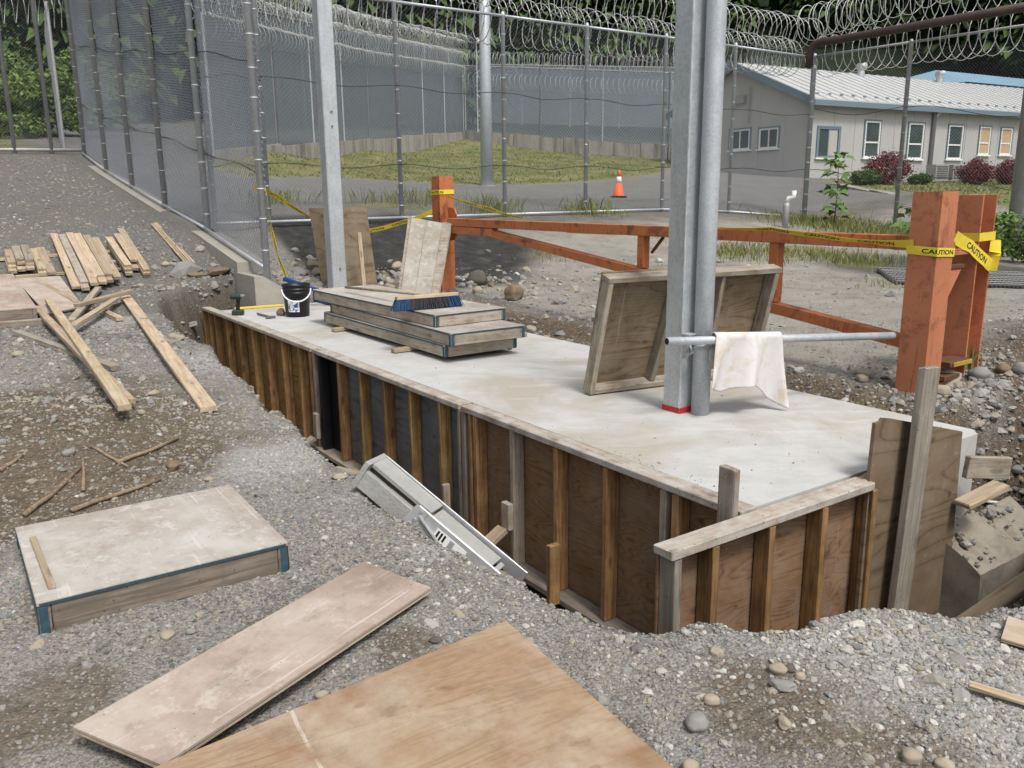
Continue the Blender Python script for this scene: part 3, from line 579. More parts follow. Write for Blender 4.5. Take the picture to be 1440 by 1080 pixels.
# braces and stakes in the trench
def brace(label, px, py, tgt, low, blk=.16):
    top = onN(px, py, 2.68); r = root('form_brace', top*[1, 1, 0]+[0, 0, top[2]-.2], label, 'brace', 'short timber braces against the form')
    t = top@T; 
    beam('strut', W(t+.03, 2.05, top[2]-.34), W(t, 2.66, top[2]-.02), .086, .037, 'lumber' if low else 'weather', r)
    beam('block', W(t-.0, 2.695, top[2]-.03), W(t, 2.695, top[2]+blk), .08, .037, 'weather', r, up=Nn)
brace('timber brace against the orange brown far formwork', 352, 556, 0, False, .1)
brace('timber brace below the black bay of the middle formwork', 444, 612, 0, False, .2)
brace('timber brace beside the folded aluminium platform', 711, 738, 0, True, .14)
c = onN(778, 850, 2.62); tag(beam('wood_stake', c, c+Zv*.36, .07, .036, 'stud', up=T), 'upright brown stake in front of the near formwork', 'stake')
c = onN(628, 720, 2.66); tag(beam('wood_stake', c-Zv*.25, c+Zv*.2, .05, .036, 'studedge', up=T), 'thin stake against the joint of middle and near formwork', 'stake')
for (x0, y0), (x1, y1), lab in [((660,800),(722,815),'short plank lying on the trench floor below the brace'), ((470,660),(505,668),'flat offcut on the trench floor by the slate plywood')]:
    a = onz(x0, y0, -.9); b = onz(x1, y1, -.9); tag(beam('offcut', a, b, .09, .038, 'weather'), lab, 'plank')
def rough_block(V8, amp, k=14):
    a = [np.asarray(v) for v in V8]; n = len(a)//2; bl, br, tr, tl = a[0], a[n+0], a[n+3], a[3]; V = []; F = []
    def patch(p00, p10, p11, p01):
        o = len(V)
        for j in range(k+1):
            for i in range(k+1):
                u, w = i/k, j/k; p = (p00*(1-u)+p10*u)*(1-w)+(p01*(1-u)+p11*u)*w
                d = amp*(math.sin(p[0]*17+p[2]*9)+math.sin(p[1]*23-p[2]*13+1)+.6*math.sin(p[0]*47+p[1]*39))*.4; V.append(p+np.array([d*.5, -d*.6, d]))
        F.extend([[o+j*(k+1)+i, o+j*(k+1)+i+1, o+(j+1)*(k+1)+i+1, o+(j+1)*(k+1)+i] for j in range(k) for i in range(k)])
    A, B = a[:n], a[n:]
    patch(A[1], B[1], B[2], A[2]); patch(A[2], B[2], B[3], A[3]); patch(A[0], A[1], A[2], A[3]); patch(B[1], B[0], B[3], B[2]); return V, F
# muddy concrete step and boards in the right hand trench
V, F = prism([W(-2.2, 4.28, -1.2), W(-1.93, 4.28, -1.2), W(-1.93, 4.28, -.62), W(-2.2, 4.28, -.46)], Nn*.80); V, F = rough_block(V, .035); tag(mk('concrete_step', V, F, 'mud', None, None, True), 'muddy concrete footing step in the trench right of the tall plank', 'footing')
a = onT(1345, 677, -2.16); b = onT(1385, 690, -2.16); tag(beam('offcut', W(-2.12, 4.40, -.10), W(-2.02, 4.66, -.13), .036, .12, 'weather'), 'board on edge against the bare end of the slab', 'plank')
tag(beam('offcut', W(-2.06, 4.28, -.27), W(-2.0, 4.56, -.20), .10, .03, 'lumber'), 'pale offcut lying below the board at the slab end', 'plank')
tag(beam('trench_plank', W(-1.86, 3.85, -.80), W(-1.70, 4.75, -.52), .10, .04, 'muddywood'), 'muddy plank leaning in the trench at the right', 'plank')
tag(beam('white_lath', ground(1372,703,.02), ground(1412,708,.02), .03, .012, 'white'), 'white painted lath on the soil right of the slab', 'lath')
# concrete kerb under the left fence with its cut off end
k = root('fence_kerb', W(-16, 3.45, .9), 'long concrete kerb under the tall left fence', 'kerb')
for i, (a, b) in enumerate(zip([-10.95,-12.9,-15.4,-17.9,-20.4], [-12.9,-15.4,-17.9,-20.4,-23.2])):
    za = np.interp(-a, [10.25,12.9,15.4,17.9,20.4,23.2], [.37,.80,1.13,1.48,1.84,2.30]); zb = np.interp(-b, [10.25,12.9,15.4,17.9,20.4,23.2], [.37,.80,1.13,1.48,1.84,2.30])
    V, F = prism([W(a, 3.30, za-1.2), W(a, 3.30, za+.015), W(b+.004, 3.30, zb+.015), W(b+.004, 3.30, zb-1.2)], Nn*.38); mk('kerb_block', V, F, 'conc', k)
P = [W(-10.24, 3.28, -.9), W(-10.24, 3.28, .37), W(-10.24, 3.40, .365), W(-10.24, 3.86, .06), W(-10.24, 3.88, -.9)]
V, F = prism(P, -T*.72); mk('cut_end', V, F, 'conc', k)

# ------------------------------------------------------------------ galvanised posts on the slab
def sqpost(name, label, t, n, s, h):
    r = root(name, W(t-s/2, n+s/2, 0), label, 'steel post')
    box('column', W(t-s/2, n+s/2, h/2-.02), T, Nn, Zv, s, s, h, 'galv', r, .012, 0)
    return r
lp = sqpost('square_post', 'square galvanised steel column behind the black bucket', -10.0, 4.2, .19, 4.6)
for z in (.18, .42, 2.15, 2.32):
    V, F = tubeVF([W(-9.998, 4.30, z), W(-9.985, 4.30, z)], .012, 8); mk('bolt', V, F, 'toolgrey', lp)
rp = sqpost('square_post', 'square galvanised column with red paint at its foot', -3.54, 3.71, .15, 3.6)
for nm, a, b in (('red_band', -.002, .0),):
    for cpos, X, Y, lx in ((W(-3.615, 3.7085, .016), T, Nn, .15), (W(-3.538, 3.785, .018), Nn, T, .15)):
        box('red_band', cpos, X, Zv, np.cross(X, Zv), lx*.96, .034, .003, 'red', rp, .001, .002)
mb = MB(); pts = [W(-3.539+RNG.uniform(-.0015, .0015), 3.709+RNG.uniform(-.0015, .0015), z) for z in np.linspace(.1, 3.5, 90)]
mb.tube(pts, RNG.uniform(.003, .007, 90), 6); mb.mk('weld_bead', 'alu', rp)
pp = root('round_post', W(-3.475, 3.815, 0), 'round galvanised pipe post clamped beside the square column', 'steel post')
mb = MB(); mb.tube([W(-3.47, 3.82, z) for z in (-.02, 1.2, 2.4, 3.6)], .056, 24); mb.mk('pipe', 'galvp', pp, None, True)
V, F = lathe(W(-3.47, 3.82, 0), [(.058, .39), (.0605, .392), (.0605, .448), (.058, .45)], 24); mk('clamp_band', V, F, 'galvp', pp, None, True)
for nm, P_, r_ in (('clamp_bolt', [W(-3.44, 3.71, .425), W(-3.40, 3.79, .425)], .010), ('clamp_nut', [W(-3.405, 3.80, .425), W(-3.395, 3.83, .425)], .018), ('clamp_bolt', [W(-3.47, 3.88, .425), W(-3.44, 3.94, .42)], .010), ('clamp_nut', [W(-3.455, 3.90, .42), W(-3.45, 3.915, .42)], .02), ('clamp_hook', [W(-3.50, 3.70, .40), W(-3.46, 3.70, .44), W(-3.44, 3.70, .40), W(-3.48, 3.69, .38)], .009)):
    V, F = tubeVF(P_, r_, 8); mk(nm, V, F, 'galvd', pp)
box('clamp_plate', W(-3.515, 3.712, .42), T, Nn, Zv, .05, .012, .13, 'galvd', pp); box('clamp_plate', W(-3.505, 3.74, .50), T, Nn, Zv, .06, .08, .012, 'galvd', pp)
pa, pb = atd(938, 480, 4.86), atd(1256, 472, 5.62)
hpipe = root('scaffold_tube', (pa+pb)/2, 'horizontal grey scaffold tube between the round post and orange post', 'pipe')
d = unit(pb-pa); mb = MB(); mb.tube([pa, (pa+pb)/2, pb], .025, 16); mb.mk('tube', 'galvp', hpipe, None, True)
mb = MB(); mb.tube([pa-d*.003, pa+d*.02], .019, 14); mb.mk('open_end_shade', 'shadeblack', hpipe)  # dark plug colours in the shade inside the tube mouth
# rag over the tube
def rag():
    k0, k1 = 1000, 1094
    r_a = onpl(1003, 474, pa, unit(np.cross(pb-pa, Zv))); r_b = onpl(1096, 473, pa, unit(np.cross(pb-pa, Zv))); nrm = unit(np.cross(d, Zv)); nrm = nrm*(1 if nrm[1] < 0 else -1)
    nu, nv = 30, 40; V = []
    for j in range(nv):
        for i in range(nu):
            u = i/(nu-1); s = j/(nv-1)
            L0 = .29+.035*math.sin(u*8)+.12*u*u
            if s < .15:
                a = math.pi*(s/.15)-math.pi*.0; off = -nrm*.027*math.cos(a)*-1*-1; p = r_a+(r_b-r_a)*u + Zv*.027*math.sin(a) - nrm*.027*math.cos(a)
            else:
                q = (s-.15)/.85; p = r_a+(r_b-r_a)*(u+(u-.5)*.10*q-.10*q*(1-u)) + nrm*(.027+.02*q+.042*q**.7*math.sin(u*12+.6+q)+.014*q*math.sin(u*25+q*2)) - Zv*(L0*q)
            V.append(p)
    F = [[j*nu+i, j*nu+i+1, (j+1)*nu+i+1, (j+1)*nu+i] for j in range(nv-1) for i in range(nu-1)]
    # back fall
    o2 = len(V)
    for j in range(12):
        for i in range(nu):
            u = i/(nu-1); q = j/11; V.append(r_a+(r_b-r_a)*u - nrm*(.027+.012*q*math.sin(u*9)) - Zv*(.16*q))
    F += [[o2+j*nu+i, o2+(j+1)*nu+i, o2+(j+1)*nu+i+1, o2+j*nu+i+1] for j in range(11) for i in range(nu-1)]
    g = G('stained_cloth', .95, 0, .1); v = g.co(rnd=False)
    c = g.mix(g.ramp(g.noise(v, 7, 6, .7, .5), [(.5, 0.), (.66, .6)]), (.60, .585, .58), (.44, .34, .21)); c = g.mix(g.ramp(g.noise(v, 30, 3), [(.4, .2), (.6, 0.)]), c, (.5, .47, .46)); g.col(c); MAT['rag'] = g.m
    o = mk('cloth', V, F, 'rag', None, None, True); tag(o, 'stained white rag draped over the grey scaffold tube', 'cloth')
    m = o.modifiers.new('thick', 'SOLIDIFY'); m.thickness = .003
rag()
# ------------------------------------------------------------------ form panels lying and leaning about
def flat_panel(name, label, corners, th, face, edge, parent_cat='form panel', group=None, mark=True, ribs=True):
    """framed form panel with its face up; corners = top face a,b,c,d (world, in order), frame hangs th below"""
    a, b, c, d = [np.asarray(p, float) for p in corners]; ctr = (a+b+c+d)/4; nrm = unit(np.cross(b-a, d-a)); nrm = nrm if nrm[2] > 0 else -nrm
    r = root('concrete_form', ctr-nrm*th, label, parent_cat, group)
    X = unit(b-a+(c-d)); Y = unit(np.cross(nrm, X)); lx = (np.linalg.norm(b-a)+np.linalg.norm(c-d))/2; ly = (np.linalg.norm(d-a)+np.linalg.norm(c-b))/2
    box('plywood_face', ctr-nrm*.008, X, Y, nrm, lx, ly, .016, face, r, .002)
    hh = th-.018; zc = -.018-hh/2
    for s in (-1, 1): beam('side_rail', ctr+Y*s*(ly/2-.02)+nrm*zc-X*(lx/2-.002), ctr+Y*s*(ly/2-.02)+nrm*zc+X*(lx/2-.002), .036, hh, edge, r, up=nrm)
    for s in (-1, 1): beam('end_rail', ctr+X*s*(lx/2-.02)+nrm*(zc)-Y*(ly/2-.04), ctr+X*s*(lx/2-.02)+nrm*zc+Y*(ly/2-.04), .036, hh, edge, r, up=nrm)
    if mark:
        for s in (-1, 1):
            for q in (-1, 1):
                box('blue_corner_mark', ctr+X*s*(lx/2-.018)+Y*q*(ly/2+.0005)+nrm*zc, X, nrm, Y, .026, hh*.98, .003, 'blue', r, .001)
                box('blue_corner_mark', ctr+X*s*(lx/2+.0005)+Y*q*(ly/2-.018)+nrm*zc, Y, nrm, X, .026, hh*.98, .003, 'blue', r, .001)
        for s in (-1, 1):
            box('blue_edge_stripe', ctr+Y*s*(ly/2+.0015)-nrm*.010, X, nrm, Y, lx*.98, .009, .002, 'blue', r, .0005)
            box('blue_edge_stripe', ctr+X*s*(lx/2+.0015)-nrm*.010, Y, nrm, X, ly*.98, .009, .002, 'blue', r, .0005)
    return r, ctr, X, Y, nrm, lx, ly
G0 = .105
ga, gb, gc, gd_ = onz(50, 848, G0), onz(22, 742, G0+.01), onz(322, 681, G0+.01), onz(405, 762, G0)
gb = ga+(gc-gd_)*.5+(gb-ga)*.5; gc = gd_+(gb-ga)
GP, ctr, X, Y, nrm, lx, ly = flat_panel('form_panel', 'concrete smeared form panel lying on the gravel at the left', [ga, gb, gc, gd_], .118, 'facegrey', 'rail')
lo = unit(gb-ga); sh = unit(gd_-ga)
beam('nailed_lath', ga+lo*.07+sh*.055+nrm*.006, ga+lo*.56+sh*.045+nrm*.006, .022, .010, 'lumber', GP)
KEEP.append([tuple(p[:2]) for p in (ga, gb, gc, gd_)])
def sheet(name, label, corners, th, mat, group=None, keep=True, cat='plywood'):
    a, b, c, d = [np.asarray(p, float) for p in corners]; ctr = (a+b+c+d)/4; nrm = unit(np.cross(c-a, d-b)); nrm = nrm if nrm[2] > 0 else -nrm
    X = unit(b-a); Y = np.cross(nrm, X); R = np.stack([X, Y, nrm], 1)
    # layered edge: three plies, the middle one set back 1 mm
    r = root(name, ctr-nrm*th, label, cat, group)
    P = [a, b, c, d]
    if np.cross(b-a, c-b)@nrm < 0: P = P[::-1]
    def layer(nm, z0, z1, ins, m):
        Q = [p+unit(ctr-p)*ins for p in P]; V, F = prism([q-nrm*z0 for q in Q], -nrm*(z1-z0))
        L = np.asarray(V)-ctr; o = bpy.data.objects.new(nm, mesh(nm, L@R, F, m))
        link(o, r, Matrix(((X[0], Y[0], nrm[0], ctr[0]), (X[1], Y[1], nrm[1], ctr[1]), (X[2], Y[2], nrm[2], ctr[2]), (0, 0, 0, 1))))
    layer('top_veneer', 0, th*.4, 0, mat); layer('core_veneer', th*.4+.0003, th*.62, .002, 'studedge'); layer('bottom_veneer', th*.62+.0003, th, .0005, 'lumber')
    if keep: KEEP.append([tuple(p[:2]) for p in (a, b, c, d)])
    return r
h0 = .034
sheet('plywood_strip', 'long pinkish plywood strip lying in the foreground gravel', [onz(102, 1022, h0), onz(512, 790, h0+.01), onz(606, 826, h0+.01), onz(228, 1076, h0)], .018, 'facepink')
def bigply():
    a, b = onz(712, 873, .05), onz(1010, 1135, .045); X = unit(a-onz(215, 1080, .075)); 
    c = onz(-20, 1150, .07); sheet('plywood_sheet', 'large tan plywood sheet with knots at the bottom of the picture', [a, b, b-X*1.6, a-X*1.55], .018, 'plyt')
bigply()
# stack of three on the slab
def stack_panel(label, near, left, right, z, face, edge, th, mark=True):
    a = onz(*near, z); b = onz(*left, z); d = onz(*right, z); X = unit(b-a); Yv = unit(d-a - X*((d-a)@X)); b = a+X*2.44*1.02; d = a+Yv*.72
    return flat_panel('form_panel', label, [a, b, a+X*2.44*1.02+Yv*.72, d], th, face, edge, 'form panel', 'form panels stacked on the slab', mark)
stack_panel('lowest form panel of the stack on the slab', (625,485), (451,437), (742,470), .145, 'facegrey', 'weather', .105)
stack_panel('middle form panel of the stack on the slab', (634,469), (457,423), (752,450), .255, 'facegrey', 'weather', .105)
TOPP = stack_panel('topmost form panel of the stack, under the blue broom', (612,443), (464,412), (727,431), .362, 'facegrey', 'weather', .103)
for (x0, y0, x1, y1), lab in [((552,493,600,487),'stick of timber poking out under the near end of the panel stack'), ((468,464,500,460),'stick of timber poking out under the far end of the panel stack')]:
    a, b = onz(x0, y0, .022), onz(x1, y1, .022); b = b+(b-a)*3.2; tag(beam('timber_bearer', a, b, .07, .036, 'lumber'), lab, 'timber')
# broom
def broom():
    z = .364; a = onz(558, 428, z+.06); b = onz(644, 421, z+.06); r = root('push_broom', ((a+b)/2)*[1, 1, 0]+[0, 0, z], 'push broom with blue and black bristles on the panel stack', 'broom')
    X = unit(b-a); Yv = unit(np.cross(Zv, X))
    beam('head', a+Zv*.05+Yv*.01, b+Zv*.05+Yv*.01, .06, .028, 'lumber', r)
    for nm, u0, u1, m in (('blue_bristles', 0, .22, 'bristle'), ('dark_bristles', .22, .8, 'bristle2'), ('blue_bristles', .8, 1, 'bristle')):
        V = []; F = []; cnt = int(900*(u1-u0))
        for k in range(cnt):
            u = RNG.uniform(u0, u1); w = RNG.uniform(-.03, .03); p = a+(b-a)*u+Yv*(.01+w)+Zv*.04; sp = (u-.5)*.07
            q = p - Zv*RNG.uniform(.085, .1) + X*(sp+RNG.normal(0, .008)) - Yv*(.012+w*-.5+RNG.normal(0, .006)); q[2] = max(q[2], z+.002)
            i = len(V); s = X*.0028; V += [p-s, p+s, q+s, q-s, p-s+Yv*.004, p+s+Yv*.004, q+s+Yv*.004, q-s+Yv*.004]; F += [[i, i+1, i+2, i+3], [i+7, i+6, i+5, i+4], [i, i+3, i+7, i+4], [i+1, i+5, i+6, i+2]]
        o = mk(nm, V, F, m, r); o['kind'] = 'stuff'
    e = onz(486, 404, z+.05); m0 = (a+b)/2+Zv*.06; mb = MB(); mb.tube([m0-(m0-e)*.02, m0+(e-m0)*.5+Zv*.0, e], .0135, 12); mb.mk('handle', 'lumber', r, None, True)
broom()
# leaning open-backed panel behind the round post
def leaning():
    bl = onz(829, 557); br = onz(1063, 527); Xd = unit(br-bl); L = 1.42
    lean = unit(Zv*.80+T*.19); Hh = .825; nf = unit(np.cross(Xd, lean)); nf = nf if nf@T > 0 else -nf     # nf faces the camera
    bl = bl+lean*.004; th = .10
    r = root('concrete_form', bl+Xd*L/2, 'weathered framed panel leaning open side out behind the round post', 'form panel')
    ctr = bl+Xd*L/2+lean*Hh/2-nf*(th+.007)
    box('plywood_back', ctr, Xd, lean, nf, L, Hh, .014, 'plypanel', r)
    e = .02
    beam('side_rail', bl+Xd*e-nf*th/2, bl+Xd*e-nf*th/2+lean*(Hh-.04), th-.004, .038, 'weather', r, up=Xd)
    beam('side_rail', bl+Xd*(L-e)-nf*th/2, bl+Xd*(L-e)-nf*th/2+lean*(Hh-.04), th-.004, .038, 'weather', r, up=Xd)
    beam('top_rail', bl+lean*(Hh-.019)-nf*th/2-Xd*.005, bl+lean*(Hh-.019)-nf*th/2+Xd*(L+.012), th, .038, 'weather', r, up=lean)
    beam('bottom_rail', bl+lean*.02-nf*th/2+Xd*.04, bl+lean*.02-nf*th/2+Xd*(L-.04), th-.004, .038, 'weather', r, up=lean)
    for u, v in ((.36, .40), (.69, .66)): beam('stud', bl+Xd*L*u+lean*.042-nf*th*.55, bl+Xd*L*v+lean*(Hh-.042)-nf*th*.55, th*.8, .038, 'studedge', r, up=Xd)
leaning()
# sheets standing at the far edge of the slab
def standing(label, tl, tr, br, bl, dep, mat, th=.018, lean=.25, strips=False):
    B0, B1 = atd(*bl, dep), atd(*br, dep); A0, A1 = atd(*tl, dep+lean), atd(*tr, dep+lean); r = None
    nrm = unit(np.cross(B1-B0, A0-B0)); V, F = prism([B0, B1, A1, A0], nrm*th*(1 if nrm[1] > 0 else -1))
    r = root('plywood_sheet', (B0+B1)/2, label, 'plywood'); mk('sheet', V, F, mat, r)
    nn = -nrm*(1 if nrm[1] > 0 else -1)
    if strips:
        for u0, u1 in ((.0, .06), (.80, .99)):
            P = [B0+(B1-B0)*u0+nn*.003, B0+(B1-B0)*u1+nn*.003, A0+(A1-A0)*u1+nn*.003, A0+(A1-A0)*u0+nn*.003]; V, F = prism(P, nn*.03); mk('edge_batten', V, F, 'weather', r)
        P = [B0+(B1-B0)*.40+nn*.002, B0+(B1-B0)*.408+nn*.002, A0+(A1-A0)*.408+nn*.002, A0+(A1-A0)*.40+nn*.002]; V, F = prism(P, nn*.002); mk('joint_line', V, F, 'studedge', r)
standing('brown plywood sheet standing behind the square steel column', (434,293), (515,291), (533,418), (457,424), 11.05, 'plyd')
standing('grey battened board leaning on the far orange post', (575,305), (636,316), (618,415), (560,412), 10.3, 'facegrey', .03, .3, True)
tag(beam('wood_stick', atd(513, 412, 10.8), atd(505, 327, 10.75), .05, .03, 'lumber'), 'thin upright stick in front of the brown plywood sheet', 'stick')
# ------------------------------------------------------------------ tools on the slab
def bucket():
    c = onz(419, 444); r = root('bucket', c, 'black plastic bucket with white handle and torn label', 'bucket')
    V, F = lathe(c, [(.128, 0), (.13, .005), (.147, .26), (.153, .262), (.153, .275), (.148, .277), (.150, .30), (.157, .302), (.157, .315), (.151, .317), (.153, .345), (.160, .347), (.160, .362), (.15, .362), (.145, .30), (.125, .02)], 28)
    mk('body', V, F, 'black', r, None, True)
    to = unit((CO-c)*[1, 1, 0]); sd_ = np.array([-to[1], to[0], 0]); P = []
    for k in range(15):
        a = math.pi*k/14; P.append(c+sd_*.158*math.cos(a)*1.0+to*(.05+.125*math.sin(a))+Zv*(.31-.13*math.sin(a)))
    mb = MB(); mb.tube(P, .008, 8); mb.mk('wire_handle', 'white', r, None, True)
    V = []; F = []
    for j in range(2):
        for i in range(7):
            a = -.75+.9*i/6; rr = .1338+.0655*(.06+j*.13); V.append(c+(to*math.cos(a)-sd_*math.sin(a)*-1*1)*(rr+.0)+Zv*(.06+j*.13))
    F = [[i, i+1, 7+i+1, 7+i] for i in range(6)]
    g = G('torn_label', .6); v = g.co(rnd=False); f = g.noise(v, 22, 4, .6); g.col(g.ramp(f, [(.42, (.7, .7, .68)), (.5, (.5, .52, .58)), (.55, (.05, .08, .3))], 'CONSTANT')); MAT['label'] = g.m
    o = mk('paper_label', V, F, 'label', r); m = o.modifiers.new('t', 'SOLIDIFY'); m.thickness = .002; m.offset = 1
bucket()
def drill():
    c = onz(335, 443); r = root('cordless_drill', c, 'cordless drill standing on its battery on the slab', 'drill')
    s = unit(Nn*.5+T*.3); q = np.cross(Zv, s)
    box('battery', c+Zv*.03, s, q, Zv, .13, .08, .06, 'toolgreen', r, .012); mb = MB(); mb.tube([c+Zv*.06, c+Zv*.13+s*.01, c+Zv*.19+s*.015], [.024, .021, .026], 10); mb.mk('grip', 'black', r)
    mb = MB(); mb.tube([c+Zv*.215-s*.07, c+Zv*.215-s*.06, c+Zv*.215+s*.05], [.02, .036, .036], 12); mb.mk('motor_housing', 'toolgreen', r); mb = MB(); mb.tube([c+Zv*.215+s*.05, c+Zv*.215+s*.09, c+Zv*.215+s*.10], [.028, .022, .01], 12); mb.mk('chuck', 'toolgrey', r)
drill()
a, b = onz(330, 434, .014), onz(399, 429, .014); tag(beam('spirit_level', a, b, .03, .024, 'yellow'), 'yellow spirit level along the far end of the slab', 'level')
hm = root('claw_hammer', onz(372, 444), 'dark hammer lying on the slab between drill and bucket', 'hammer'); a, b = onz(362, 441, .015), onz(381, 446, .015)
mb = MB(); mb.tube([a, (a+b)/2, b], .012, 8); mb.mk('shaft', 'toolgrey', hm); beam('head', b-unit(np.cross(b-a, Zv))*.05, b+unit(np.cross(b-a, Zv))*.06, .028, .026, 'toolgrey', hm)
a, b = W(-10.15, 3.62, .33), W(-9.75, 4.05, .13); tag(beam('blue_level', a, b, .06, .05, 'bluep'), 'blue straightedge resting on the cut kerb end behind the bucket', 'straightedge')
a, b = onz(441, 421, .02), onz(458, 424, .03); tag(beam('blue_level', a, b+(b-a)*1.2, .06, .05, 'bluep'), 'blue straightedge lying on the slab right of the bucket', 'straightedge')
tr = root('trowel', onz(445, 420), 'trowel with orange wooden handle propped beside the bucket', 'trowel'); a, b = atd(441, 417, 10.3), atd(452, 405, 10.3)
mb = MB(); mb.tube([a+(b-a)*.15, (a+b)/2, b], [.012, .019, .017], 10); mb.mk('handle', 'handle', tr, None, True); mb = MB(); mb.tube([a+(a-b)*.7, a+(b-a)*.2], .006, 6); mb.mk('blade_tang', 'toolgrey', tr)

# ------------------------------------------------------------------ folded aluminium platform in the trench
def platform():
    A = onz(516, 664, .10); B = onz(722, 838, -.36); X = unit(B-A); L = np.linalg.norm(B-A)-.02
    v = unit(CO-(A+B)/2); c = unit(v-X*(v@X)); q = unit(np.cross(X, c)); q = q if q@CR > 0 else -q
    A = A+q*.035+c*.03; B = B+q*.035+c*.03; nD = unit(c+q*1.35); nF = unit(c-q*.45); dD = unit(q*1.0-c*1.35/1.0*.74); dD = unit(dD-nD*(dD@nD)); dF = unit(-q-c*.45); dF = unit(dF-nF*(dF@nF))      # deck and side plate meet along the ridge
    r = root('work_platform', A+X*L/2, 'folded aluminium work platform lying in the trench', 'work platform')
    def bar(nm, x0, x1, y0, y1, d, n, th, m, lift=0.): return box(nm, A+X*(x0+x1)/2+d*(y0+y1)/2+n*(lift-th/2), X, d, n, x1-x0, abs(y1-y0), th, m, r, .002)
    bar('deck', .0, .36, .022, .125, dD, nD, .02, 'dustalu'); bar('deck', .37, .72, .012, .115, dD, nD, .02, 'dustalu', -.012); bar('deck', .73, L-.1, .008, .10, dD, nD, .02, 'dustalu', -.018)
    bar('edge_rail', .0, L, .128, .136, dD, nD, .07, 'alu', .006); bar('edge_rail', .30, L, -.002, .006, dD, nD, .09, 'alu', .004)
    bar('side_channel', -.01, .42, .035, .125, dF, nF, .03, 'dustalu', .004); bar('slot_shade', .0, .34, -.0, .034, dF, nF, .02, 'shadeblack', -.03)  # black strip painted as the shade between channel and deck
    P = [A+X*.31+dF*.0, A+X*L+dF*.0, A+X*L+dF*.10, A+X*.5+dF*.125, A+X*.31+dF*.13]; V, F = prism([p+nF*.006 for p in P], -nF*.006); mk('side_plate', V, F, 'alu', r)
    P = [A+X*.29+dF*-.004, A+X*.36-dF*.004, A+X*.335+dF*.132, A+X*.265+dF*.132]; V, F = prism([p+nF*.012 for p in P], -nF*.005); mk('hinge_plate', V, F, 'alu', r)
    P = [A+dD*.14, A+nF*.01+dD*.0, A+dF*.06+nF*.01, A+dF*.13+nF*.008, A+dF*.12-nF*.06, A+dD*.10-nD*.08]; V, F = prism(P, -X*.025); mk('end_cap', V, F, 'dustalu', r)
    def quad(nm, x0, x1, y0, y1, m, lift): P = [A+X*x0+dF*y0, A+X*x1+dF*y0, A+X*x1+dF*y1, A+X*x0+dF*y1]; V, F = prism([p+nF*lift for p in P], -nF*.001); return mk(nm, V, F, m, r)
    quad('warning_sticker', .43, .60, .02, .075, 'white', .0075)
    for x0, x1, m, y1 in ((.44,.45,'ink',.07),(.458,.468,'ink',.07),(.476,.486,'ink',.06),(.51,.535,'galvd',.068)): quad('sticker_print', x0, x1, .026, y1, m, .0088)
    quad('lower_sticker', .93, 1.16, .018, .07, 'white', .0075)
    for x0, x1 in ((.925,.945),(.97,.99)): quad('sticker_print', x0, x1, .022, .066, 'ink', .0088)
    V, F = tubeVF([A+X*.33+dF*.03+nF*.016, A+X*.60+dF*.105+nF*.02, A+X*.66+dF*.09+nF*.03, A+X*.86+dF*.085+nF*.016], .007, 6); mk('fold_strut', V, F, 'galvd', r)
    V, F = tubeVF([A+X*.60+dF*.12+nF*.02, A+X*.63+dF*.09+nF*.045, A+X*.68+dF*.065+nF*.03], .010, 6); mk('latch_knob', V, F, 'galvd', r)
    for x, y in ((.325,.01),(.34,.04),(.32,.06),(.31,.09),(.29,.12),(.87,.085)): V, F = tubeVF([A+X*x+dF*y+nF*.008, A+X*x+dF*y+nF*.018], .008, 8); mk('rivet', V, F, 'galvd', r)
g = G('dusty_aluminium', .6, .35); v = g.co(rnd=True); k_ = g.voro(g.n('ShaderNodeMapping', {'Vector': v, 'Scale': (60, 60, 60)}).outputs[0], 1.); f = g.noise(v, 9, 6, .7)
g.col(g.mix(f, (.26, .26, .25), (.50, .49, .465))); g.bump(k_, .5, .003); MAT['dustalu'] = g.m
platform()

# ------------------------------------------------------------------ lumber piles
def plank(px0, px1, off, lab, mat='lumber', w=.089, h=.038, group=None, name='plank', sink=0, ext0=0, ext1=0):
    a, b = ground(*px0, off), ground(*px1, off); d = unit(b-a); a = a-d*ext0; b = b+d*ext1
    return tag(beam(name, a-Zv*h/2, b-Zv*h/2, w, h, mat, jit=.003), lab, 'plank', group)
gl = 'sawn planks in the piles on the gravel yard'
zz = lambda x, y: (x/6., 320+y/6.)
for i, (a, b, lab) in enumerate([((-60,262),(940,188),'far bearer stick under the lumber piles'),((125,405),(1040,338),'near bearer stick under the lumber piles')]): plank(zz(*a), zz(*b), .04, lab, 'lumber', .06, .036, None, 'bearer')
mid = [((452,45),(640,492),'first and lowest'),((520,55),(712,455),'second'),((582,38),(785,415),'third'),((648,45),(848,398),'fourth'),((728,58),(918,388),'fifth'),((800,82),(993,412),'sixth and palest')]
for i, (a, b, l) in enumerate(mid):
    off = (.078, .116, .155, .155, .155, .135)[i]; m = ('lumber','weather','lumber','lumber','lumber','lumber')[i]
    plank(zz(*a), zz(*b), off, f'{l} plank from the left on top of the long middle pile', m, .089, .038, gl)
for i, (a, b) in enumerate([((560,120),(722,505)),((620,110),(797,465)),((700,120),(868,455)),((760,120),(925,440))]):
    plank(zz(*a), zz(*b), (.078,.116,.116,.110)[i], 'plank in the lower layer of the long middle pile, only its end showing', 'lumber', .089, .038, gl)
left = [((68,180),(100,290),.135,'leftmost plank on the short left pile'),((127,152),(170,262),.175,'raised pale plank on the short left pile'),((202,142),(246,268),.175,'raised brown plank beside the pale one on the short left pile'),((277,172),(357,345),.10,'fourth plank on the short left pile, second from its right'),((337,162),(437,372),.078,'rightmost and lowest plank of the short left pile')]
